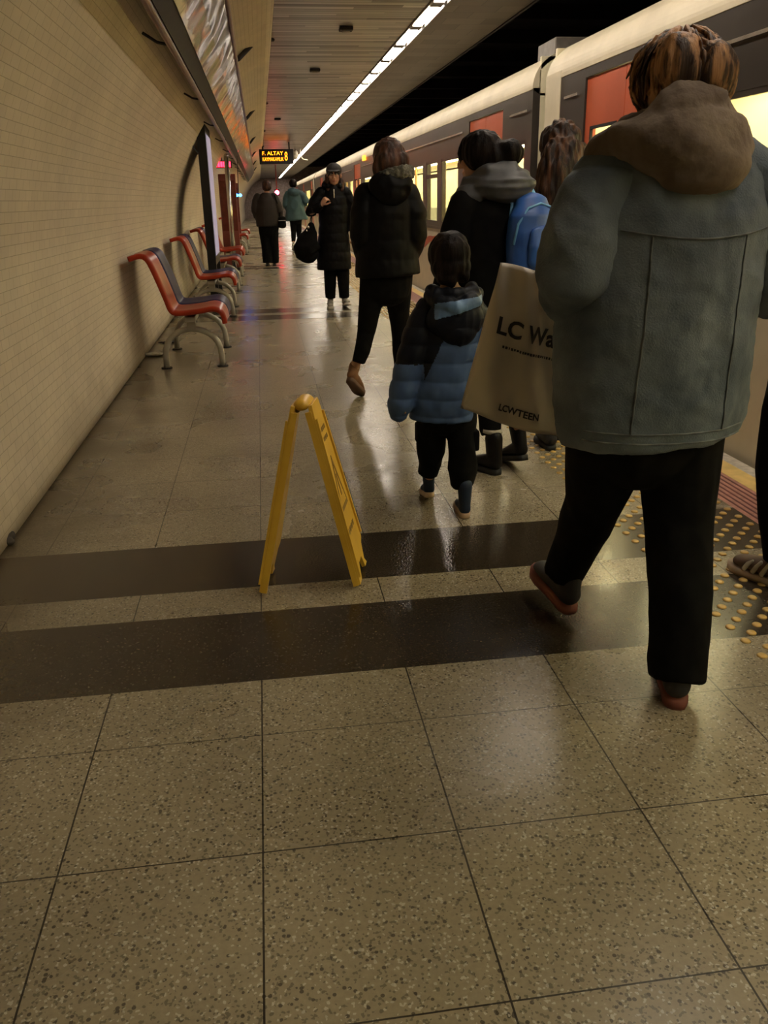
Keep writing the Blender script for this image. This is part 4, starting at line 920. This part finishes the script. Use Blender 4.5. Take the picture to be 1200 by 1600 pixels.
g = G(); g.ell((1.075,2.465,1.480), (.092,.10,.088)); g.ell((1.115,2.425,1.445), (.078,.075,.080)); g.ell((1.175,2.39,1.470), (.062,.055,.056)); g.ell((1.06,2.49,1.515), (.078,.085,.045)); g.tube([(1.01,2.50,1.52),(.99,2.505,1.47),(.995,2.50,1.44)], [.028,.024,.014])
hairblob(p3, g, m_hblack, .0065, .006)
pants(p3, (1.16,2.47,.72), r, [([(1.11,2.47,.78),(1.12,2.50,.60),(1.13,2.52,.44),(1.14,2.49,.28),(1.145,2.465,.19)], [.085,.078,.062,.056,.048]), ([(1.21,2.47,.78),(1.24,2.50,.60),(1.27,2.50,.44),(1.29,2.49,.30),(1.30,2.48,.22)], [.085,.078,.062,.056,.048])], m_blackcloth, .008, (.14,.12), .005)
m_boot2 = M('black_leather_boot', (0.007,0.006,0.006), .45); m_boot2.node_tree.nodes['Principled BSDF'].inputs['Specular IOR Level'].default_value = .2; m_boot.node_tree.nodes['Principled BSDF'].inputs['Specular IOR Level'].default_value = .15
for (h_, t_, lf) in (((1.175,2.39), (1.055,2.60), 0), ((1.315,2.42), (1.25,2.64), .06)): shoe(p3, h_, t_, [m_boot2, m_rub], .95, lift=lf, high=.085, name='ankle_boot')
g = G(); g.tube([(1.148,2.455,.205),(1.149,2.455,.222)], [.050,.050], n=20, cap='flat'); obj('sock_edge', g, M('pale_sock', (.4,.37,.32), .8), p3, smooth=True)
# backpack
bp = thing('backpack', (1.265,2.30,1.0), 'bright blue backpack with pale blue shoulder strap worn by the person beside the child', 'backpack')
m_bp = M('royal_blue_nylon', (0.024,0.100,0.38), .5, 0, .2, 6); m_bp2 = M('sky_blue_nylon', (0.12,0.33,0.60), .5, 0, .1, 8)
Rb = Matrix((r, f, V((0,0,1)))).transposed(); B = lambda x, y, z: V((1.265,2.315,1.12))+Rb@V((x, y, z))
g = G()
for z, w, d in ((-.15,.115,.06),(-.13,.13,.078),(0,.135,.082),(.09,.125,.075),(.14,.095,.055)): pass
g.tube([B(0,0,-.145), B(0,0,-.12), B(0,0,0), B(0,0,.09), B(0,.01,.135)], [(.105,.062),(.125,.078),(.128,.082),(.118,.074),(.085,.05)], ref=r, n=28)
b_ = obj('bag_body', blob(g, .006, 1, fold(.005, (9,9,7))), m_bp, bp)
g = G(); g.tube([B(0,-.075,-.10), B(0,-.082,-.03), B(0,-.078,.03)], [(.085,.03),(.09,.035),(.08,.025)], ref=r, n=20); obj('front_pocket', blob(g, .006, 1, fold(.003)), m_bp, bp)
g = G(); g.tube([B(-.125,-.02,-.02), B(-.118,-.035,.06), B(-.07,-.045,.125), B(0,-.045,.142), B(.07,-.045,.125), B(.118,-.035,.06), B(.125,-.02,-.02)], [.0055]*7, ref=(0,1,0), n=8); obj('zip', g, m_bp2, bp, smooth=True)
g = G(); g.tube([B(.06,.06,.08), B(.055,.055,.16), B(.05,.09,.215), B(.045,.16,.235), B(.04,.24,.19), B(.05,.27,.08)], [(.026,.010)]*6, ref=r, n=12); obj('shoulder_strap', g, m_bp2, bp, smooth=True)
g = G(); g.tube([B(-.06,.06,.08), B(-.055,.055,.14), B(-.05,.09,.185), B(-.045,.16,.20), B(-.05,.24,.15)], [(.026,.008)]*5, ref=r, n=12); obj('shoulder_strap', g, m_bp2, bp, smooth=True)
g = G(); g.tube([B(-.02,.02,.14), B(-.015,.015,.17), B(.015,.015,.17), B(.02,.02,.14)], [.006]*4, ref=(0,1,0), n=8); obj('grab_loop', g, m_bp2, bp, smooth=True)

# ---- 4. person with long wavy hair, mostly hidden
p4 = thing('person', (1.60, 2.85, 0), 'person with long wavy brown hair, mostly hidden behind the denim-jacketed person', 'person')
J = dict(head=(1.555,2.85,1.515), neck=(1.57,2.83,1.38), hip=(1.60,2.85,.84), shL=(1.46,2.83,1.32), shR=(1.73,2.83,1.32), elL=(1.47,2.83,1.05), elR=(1.77,2.83,1.05), wrL=(1.50,2.95,.85), wrR=(1.77,2.92,.83), knL=(1.56,2.92,.44), knR=(1.68,2.88,.44))
J['anL'], J['ftL'] = ank((1.56,2.74), (1.57,2.99)); J['anR'], J['ftR'] = ank((1.68,2.94), (1.69,3.19))
body(p4, J, (0,1), .98, voxel=.006)
m_olive = M('dark_olive_cloth', (0.035,0.036,0.028), .8)
g = G(); g.tube([(1.60,2.85,.70),(1.60,2.85,.95),(1.59,2.84,1.15),(1.585,2.83,1.28),(1.58,2.83,1.36)], [(.18,.14),(.17,.135),(.18,.135),(.165,.12),(.08,.07)], ref=(1,0,0), n=28, cap='flat')
g.tube([(1.48,2.83,1.31),(1.475,2.83,1.05),(1.50,2.92,.90)], [.062,.055,.045], ref=(0,1,0)); g.tube([(1.71,2.83,1.31),(1.765,2.83,1.05),(1.77,2.90,.88)], [.062,.055,.045], ref=(0,1,0))
obj('jacket', blob(g, .010, 2, fold(.008, (6,6,3))), m_olive, p4)
g = G(); g.ell((1.553,2.835,1.535), (.092,.105,.10)); g.tube([(1.55,2.77,1.50),(1.535,2.74,1.40),(1.50,2.72,1.30),(1.49,2.72,1.22)], [(.10,.07),(.11,.07),(.085,.05),(.04,.03)], ref=(1,0,0)); g.tube([(1.62,2.79,1.48),(1.645,2.76,1.38),(1.63,2.74,1.27)], [.05,.06,.035]); g.tube([(1.49,2.79,1.48),(1.46,2.76,1.40),(1.445,2.745,1.30),(1.465,2.74,1.24)], [.045,.045,.04,.022])
m_hcur = hairmat('brown_auburn_hair', (0.018,0.010,0.007), (0.14,0.062,0.030), .45, .68)
hairblob(p4, g, m_hcur, .007, .014)
pants(p4, (1.61,2.85,.78), (1,0,0), [([(1.55,2.85,.80),(1.56,2.91,.44),(1.56,2.81,.12)], [.09,.066,.05]), ([(1.67,2.85,.80),(1.68,2.88,.44),(1.68,2.99,.12)], [.09,.066,.05])], m_blackcloth)
for x, y in ((1.56,2.74),(1.68,2.94)): shoe(p4, (x, y), (x+.01, y+.25), [m_snk, m_rub])

# ---- 5. tall dark figure in black puffer coat and tan boots
p5 = thing('person', (.87, 4.2, 0), 'tall person walking away in a black quilted coat, slim black trousers and tan suede boots', 'person')
J = dict(head=(.905,4.16,1.525), neck=(.885,4.13,1.385), hip=(.87,4.15,.86), shL=(.735,4.12,1.325), shR=(1.03,4.12,1.325), elL=(.70,4.10,1.07), elR=(1.08,4.10,1.07), wrL=(.74,4.26,.92), wrR=(1.06,4.25,.92),
         knL=(.735,4.18,.46), knR=(.985,4.32,.47))
J['anL'], J['ftL'] = ank((.600,4.10), (.705,4.30), .155); J['anR'], J['ftR'] = ank((1.0,4.37), (1.03,4.63))
body(p5, J, (0,1), 1.02)
g = G(); g.tube([(.885,4.15,.825),(.88,4.15,.95),(.875,4.14,1.10),(.88,4.13,1.22),(.885,4.125,1.30),(.89,4.125,1.37),(.89,4.13,1.42)], [(.215,.165),(.205,.16),(.185,.15),(.185,.145),(.165,.125),(.11,.095),(.08,.075)], ref=(1,0,0), n=36, cap='flat')
g.tube([(.755,4.12,1.315),(.725,4.10,1.20),(.715,4.10,1.07),(.735,4.19,.97),(.75,4.23,.94)], [.080,.082,.076,.066,.055], ref=(0,1,0), n=20); g.tube([(1.01,4.12,1.315),(1.05,4.10,1.20),(1.06,4.10,1.07),(1.05,4.19,.97),(1.05,4.22,.94)], [.080,.082,.076,.066,.055], ref=(0,1,0), n=20)
obj('puffer_coat', blob(g, .009, 2, quilt(.115, .004, .01)), m_puffb, p5)
m_furg = M('grey_olive_fur', (0.085,0.08,0.058), .95, 0, .4, 20, bs=.8, bscale=120)
g = G(); g.ell((.90,4.03,1.37), (.14,.08,.085)); g.ell((.90,4.02,1.33), (.10,.07,.08)); obj('hood', blob(g, .008, 2, fold(.008, (12,12,12))), m_puffb, p5)
g = G(); g.tube([(.81,4.06,1.42),(.87,3.99,1.44),(.95,3.985,1.44),(1.0,4.04,1.44),(1.0,4.13,1.42)], [.018,.026,.044,.050,.034], ref=(0,0,1)); obj('fur_trim', blob(g, .007, 1, lambda p, n: .010*noise.noise(p*70)), m_furg, p5)
g = G(); g.ell((.905,4.15,1.545), (.102,.115,.105)); g.ell((.90,4.09,1.50), (.10,.075,.085)); g.ell((.965,4.08,1.505), (.055,.055,.065)); g.ell((.84,4.10,1.47), (.05,.06,.07)); hairblob(p5, g, m_hbrown, .007, .008)
pants(p5, (.875,4.15,.80), (1,0,0), [([(.80,4.15,.84),(.775,4.165,.66),(.735,4.175,.46),(.700,4.145,.34),(.675,4.13,.27)], [.095,.080,.058,.052,.040]), ([(.955,4.15,.84),(.965,4.24,.66),(.985,4.32,.47),(1.0,4.38,.28),(1.01,4.43,.13)], [.095,.082,.060,.054,.042])], m_blackcloth, .008, (.165,.12), .004)
m_suede = M('tan_suede', (0.17,0.080,0.040), .9, 0, .15, 10)
shoe(p5, (.600,4.10), (.705,4.30), [m_suede, M('brown_sole', (.10,.05,.03), .7)], .95, lift=.155, high=.03, name='suede_boot')
shoe(p5, (1.0,4.37), (1.03,4.63), [m_suede, M('brown_sole2', (.10,.05,.03), .7)], .95, lift=0, high=.03, name='suede_boot')

# ---- 6. person in black cap walking towards the viewer
p6 = thing('person', (1.0, 9.5, 0), 'person in black cap and long dark coat walking toward the viewer, hand at chest', 'person')
fw = (-.05,-1); r, f = frame(fw)
J = dict(head=(1.01,9.47,1.575), neck=(1.0,9.50,1.43), hip=(.98,9.5,.87), shL=(1.17,9.5,1.385), shR=(.82,9.5,1.385), elL=(1.235,9.5,1.10), elR=(.705,9.46,1.14), wrL=(1.235,9.44,.88), wrR=(.835,9.335,1.24),
         hdR=(.55,-.15,.75), pnR=(.6,.6,-.4), knL=(1.08,9.48,.46), knR=(.92,9.50,.46))
J['anL'], J['ftL'] = ank((1.09,9.56), (1.12,9.30), 0, 1, .05); J['anR'], J['ftR'] = ank((.92,9.62), (.895,9.36))
o, Hh, Rh = body(p6, J, fw, 1.03, voxel=.005, curl=50, hd=(-.12,-1)); eyes(p6, Hh, 1.03, Rh)
g = G(); g.ell(Hh(0,.092,-.066), (.022,.006,.007), Rh); obj('lips', g, m_lip, p6, smooth=True)
for s_ in (-1, 1):
    g = G(); g.tube([Hh(.014*s_,.092,.028), Hh(.032*s_,.088,.033), Hh(.050*s_,.074,.027)], [.004,.005,.003], ref=(0,0,1), n=8); obj('eyebrow', g, m_hblack, p6, smooth=True)
g = G(); g.tube([(.975,9.5,.47),(.975,9.5,.62),(.98,9.5,.80),(.985,9.5,1.0),(.99,9.5,1.18),(.995,9.5,1.32),(1.0,9.5,1.40),(1.0,9.5,1.47)], [(.215,.17),(.215,.17),(.20,.16),(.18,.15),(.19,.15),(.175,.13),(.125,.10),(.085,.08)], ref=r, n=36, cap='flat')
g.tube([(1.14,9.5,1.37),(1.205,9.5,1.25),(1.235,9.5,1.10),(1.24,9.47,.98),(1.235,9.45,.92)], [.078,.078,.070,.062,.052], ref=f, n=20); g.tube([(.85,9.5,1.37),(.765,9.48,1.26),(.71,9.455,1.15),(.765,9.39,1.19),(.81,9.355,1.225)], [.078,.080,.074,.062,.052], ref=f, n=20)
obj('quilted_coat', blob(g, .009, 2, quilt(.11, .005, .02)), m_puffb, p6)
g = G(); g.tube([(.93,9.43,1.45),(.90,9.50,1.46),(.94,9.57,1.49),(1.06,9.57,1.49),(1.10,9.50,1.46),(1.07,9.43,1.45)], [.030,.045,.05,.05,.045,.030], ref=(0,0,1)); obj('collar', blob(g, .008, 2, fold(.006, (20,20,20))), m_puffb, p6)
g = G(); g.tube([(.995,9.375,1.30),(.995,9.37,1.36),(.995,9.385,1.41)], [.006]*3, n=8); obj('zip', g, m_alu, p6, smooth=True)
g = G(); g.ell((1.01,9.50,1.57), (.088,.10,.10)); g.tube([(1.085,9.50,1.56),(1.10,9.47,1.48),(1.10,9.43,1.40)], [.032,.036,.022]); g.tube([(.93,9.50,1.56),(.92,9.47,1.48),(.93,9.43,1.41)], [.032,.032,.02])
hairblob(p6, g, m_hbrown, .007, .006)
m_cap = M('black_cap_cloth', (0.022,0.020,0.018), .75, 0, .2, 20)
g = G(); g.ell(Hh(0,-.012,.050), (.097,.112,.088), Rh); o = obj('cap', blob(g, .006, 1), m_cap, p6)
g = G(); g.tube([Hh(0,.07,.048), Hh(0,.115,.044), Hh(0,.155,.034)], [(.078,.009),(.070,.008),(.045,.006)], ref=r, n=20); obj('cap_brim', g, m_cap, o, smooth=True)
pants(p6, (.985,9.5,.80), r, [([(1.07,9.5,.84),(1.08,9.48,.46),(1.088,9.50,.12)], [.10,.078,.062]), ([(.90,9.5,.84),(.92,9.50,.46),(.915,9.55,.12)], [.10,.078,.062])], m_blackcloth, .009, (.17,.12), .006)
m_gsn = M('grey_white_sneaker', (0.24,0.22,0.19), .7, 0, .4, 14)
shoe(p6, (1.09,9.56), (1.12,9.30), [m_gsn, m_sole_white], 1.0, lift=0.0, toelift=.05); shoe(p6, (.92,9.62), (.895,9.36), [m_gsn, m_sole_white], 1.0)
hb = thing('duffel_bag', (.66,9.40,.60), 'big slouchy black shoulder bag hanging from the arm of the person in the cap', 'bag')
g = G(); g.tube([(.70,9.42,1.00),(.69,9.41,.93),(.66,9.40,.85),(.64,9.40,.76),(.655,9.40,.68),(.68,9.40,.645)], [(.03,.04),(.07,.06),(.115,.09),(.165,.12),(.155,.11),(.11,.07)], ref=(1,0,0), n=28); obj('bag_body', blob(g, .009, 3, fold(.014, (6,6,6))), m_blackcloth, hb)
g = G(); g.tube([(.685,9.39,1.0),(.695,9.385,1.07),(.712,9.40,1.12),(.72,9.46,1.09),(.705,9.45,1.0)], [(.013,.006)]*5, ref=(0,1,0), n=10); obj('strap', g, m_blackcloth, hb, smooth=True)
g = G(); g.ell((.665,9.355,.985), (.016,.010,.020)); g.ell((.645,9.35,.945), (.010,.008,.014)); obj('buckle', g, m_chrome, hb, smooth=True)

# ---- 7. far figure in dark brown jacket
p7 = thing('person', (.24, 17.3, 0), 'far heavy-set person walking away in dark brown jacket and baggy black trousers', 'person')
J = dict(head=(.27,17.32,1.575), neck=(.26,17.3,1.44), hip=(.24,17.3,.88), shL=(.05,17.3,1.37), shR=(.43,17.3,1.37), elL=(.0,17.28,1.10), elR=(.50,17.28,1.10), wrL=(.04,17.38,.92), wrR=(.50,17.33,.88), knL=(.20,17.36,.47), knR=(.33,17.34,.47))
J['anL'], J['ftL'] = ank((.19,17.22), (.19,17.49)); J['anR'], J['ftR'] = ank((.335,17.33), (.335,17.60))
body(p7, J, (0,1), 1.03, voxel=.006)
m_brj = M('dark_brown_jacket', (0.016,0.010,0.007), .8)
g = G(); g.tube([(.245,17.3,.80),(.245,17.3,.95),(.24,17.3,1.15),(.24,17.3,1.30),(.25,17.3,1.40),(.255,17.3,1.45)], [(.235,.18),(.24,.185),(.235,.18),(.21,.16),(.13,.11),(.08,.08)], ref=(1,0,0), n=30, cap='flat')
g.tube([(.07,17.3,1.36),(.02,17.28,1.22),(.0,17.28,1.10),(.04,17.36,.96)], [.085,.085,.078,.055], ref=(0,1,0)); g.tube([(.41,17.3,1.36),(.47,17.28,1.22),(.50,17.28,1.10),(.50,17.32,.95)], [.085,.085,.078,.055], ref=(0,1,0))
obj('jacket', blob(g, .012, 2, fold(.012, (5,5,4))), m_brj, p7)
g = G(); g.ell((.27,17.31,1.60), (.10,.115,.10)); g.ell((.27,17.27,1.56), (.098,.08,.08)); hairblob(p7, g, m_hbrown, .008, .005)
pants(p7, (.26,17.3,.78), (1,0,0), [([(.17,17.3,.82),(.19,17.35,.47),(.19,17.31,.06)], [.13,.11,.10]), ([(.34,17.3,.82),(.34,17.34,.47),(.335,17.41,.06)], [.13,.105,.095])], m_blackcloth, .012, (.22,.15), .008)
for x, y in ((.19,17.22),(.335,17.33)): shoe(p7, (x, y), (x, y+.27), [m_snk, m_rub], 1.0)
hb2 = thing('shoulder_bag', (.56,17.2,.75), 'small black bag hanging at the hip of the far person in brown', 'bag')
g = G(); g.tube([(.54,17.2,.80),(.55,17.2,.95)], [(.09,.05),(.08,.045)], ref=(1,0,0)); obj('bag_body', blob(g, .009, 1), m_blackcloth, hb2)
g = G(); g.tube([(.50,17.2,.96),(.515,17.22,1.10),(.42,17.18,1.40)], [(.012,.006)]*3, ref=(1,0,0), n=8); obj('strap', g, m_blackcloth, hb2, smooth=True)
g = G(); g.box((.47,17.13,.90), (.62,17.15,.915)); obj('trim', g, m_alu, hb2)

# ---- 8. far figure in teal jacket
p8 = thing('person', (1.03, 22.7, 0), 'far person walking away in a loose teal jacket, black trousers and pale sneakers', 'person')
J = dict(head=(1.03,22.72,1.70), neck=(1.03,22.7,1.55), hip=(1.05,22.7,.95), shL=(.85,22.7,1.48), shR=(1.22,22.7,1.48), elL=(.80,22.68,1.20), elR=(1.33,22.66,1.28), wrL=(.86,22.82,1.03), wrR=(1.27,22.85,1.18), knL=(.98,22.72,.50), knR=(1.13,22.80,.50))
J['anL'], J['ftL'] = ank((.94,22.48), (.955,22.72), .11); J['anR'], J['ftR'] = ank((1.13,22.77), (1.15,23.05))
body(p8, J, (0,1), 1.10, voxel=.007)
m_teal = M('teal_jacket_cloth', (0.030,0.068,0.078), .75, 0, .15, 5)
g = G(); g.tube([(1.07,22.7,.80),(1.06,22.7,1.0),(1.045,22.7,1.25),(1.035,22.7,1.42),(1.03,22.7,1.51),(1.03,22.7,1.57)], [(.31,.21),(.27,.19),(.225,.17),(.20,.15),(.12,.10),(.085,.08)], ref=(1,0,0), n=30, cap='flat')
g.tube([(.87,22.7,1.46),(.82,22.68,1.34),(.80,22.68,1.20),(.85,22.78,1.08)], [.085,.088,.08,.06], ref=(0,1,0)); g.tube([(1.20,22.7,1.46),(1.29,22.68,1.38),(1.35,22.66,1.27),(1.30,22.80,1.19)], [.085,.095,.09,.06], ref=(0,1,0))
obj('teal_jacket', blob(g, .013, 2, fold(.014, (5,5,4))), m_teal, p8)
g = G(); g.ell((1.03,22.58,1.50), (.15,.10,.10)); g.tube([(.93,22.6,1.54),(1.03,22.56,1.58),(1.13,22.6,1.54)], [.05,.055,.05]); obj('hood', blob(g, .012, 2, fold(.01)), m_teal, p8)
g = G(); g.ell((1.03,22.71,1.73), (.105,.12,.105)); g.ell((1.03,22.67,1.69), (.10,.08,.08)); hairblob(p8, g, m_hblack, .009, .005)
pants(p8, (1.05,22.7,.86), (1,0,0), [([(.98,22.7,.92),(.98,22.72,.50),(.955,22.59,.25)], [.10,.072,.052]), ([(1.13,22.7,.92),(1.13,22.80,.50),(1.13,22.84,.12)], [.10,.072,.052])], m_blackcloth, .012, (.18,.13), .005)
shoe(p8, (.94,22.48), (.955,22.72), [m_gsn, m_sole_white], 1.05, lift=.11); shoe(p8, (1.13,22.77), (1.15,23.05), [m_gsn, m_sole_white], 1.05)

# ---- 9. person at the right edge, mostly out of the picture
p9 = thing('person', (1.86, 1.05, 0), 'person in black at the right edge, only trouser leg and striped brown sneaker showing', 'person')
J = dict(head=(1.93,1.05,1.56), neck=(1.93,1.05,1.42), hip=(1.92,1.05,.87), shL=(1.77,1.05,1.36), shR=(2.09,1.05,1.36), elL=(1.80,1.07,1.09), elR=(2.13,1.03,1.09), wrL=(1.83,1.20,.90), wrR=(2.13,1.15,.87), knL=(1.80,1.07,.46), knR=(2.01,1.0,.46))
J['anL'], J['ftL'] = ank((1.815,.93), (1.715,1.19)); J['anR'], J['ftR'] = ank((2.03,.83), (2.02,1.10))
body(p9, J, (0,1), 1.02, voxel=.006)
g = G(); g.tube([(1.93,1.05,.74),(1.93,1.05,.95),(1.93,1.05,1.15),(1.93,1.05,1.32),(1.93,1.05,1.41),(1.93,1.05,1.46)], [(.175,.145),(.175,.145),(.175,.145),(.165,.125),(.10,.09),(.075,.07)], ref=(1,0,0), n=28, cap='flat')
g.tube([(1.80,1.05,1.35),(1.79,1.06,1.09),(1.82,1.15,.95)], [.072,.064,.05], ref=(0,1,0)); g.tube([(2.06,1.05,1.35),(2.13,1.03,1.09),(2.13,1.12,.92)], [.072,.064,.05], ref=(0,1,0))
obj('black_jacket', blob(g, .010, 2, fold(.008)), m_blackcloth, p9)
g = G(); g.ell((1.93,1.05,1.59), (.095,.11,.10)); g.ell((1.93,1.0,1.53), (.09,.07,.09)); hairblob(p9, g, m_hblack)
pants(p9, (1.92,1.05,.80), (1,0,0), [([(1.82,1.05,.84),(1.80,1.07,.60),(1.785,1.06,.40),(1.775,1.03,.24),(1.785,1.0,.10)], [.115,.10,.085,.066,.055]), ([(2.01,1.05,.84),(2.01,1.0,.46),(2.03,.91,.10)], [.115,.095,.065])], m_blackcloth, .009, (.17,.13), .006)
m_brsn = M('brown_suede_sneaker', (0.12,0.075,0.055), .8, 0, .15, 14)
shoe(p9, (1.815,.93), (1.715,1.19), [m_brsn, M('pale_gum_sole', (.36,.27,.20), .6), M('cream_stripe', (.50,.46,.38), .6)], 1.0, stripes=True); shoe(p9, (2.03,.83), (2.02,1.10), [m_brsn, M('pale_gum_sole2', (.36,.27,.20), .6)], 1.0)
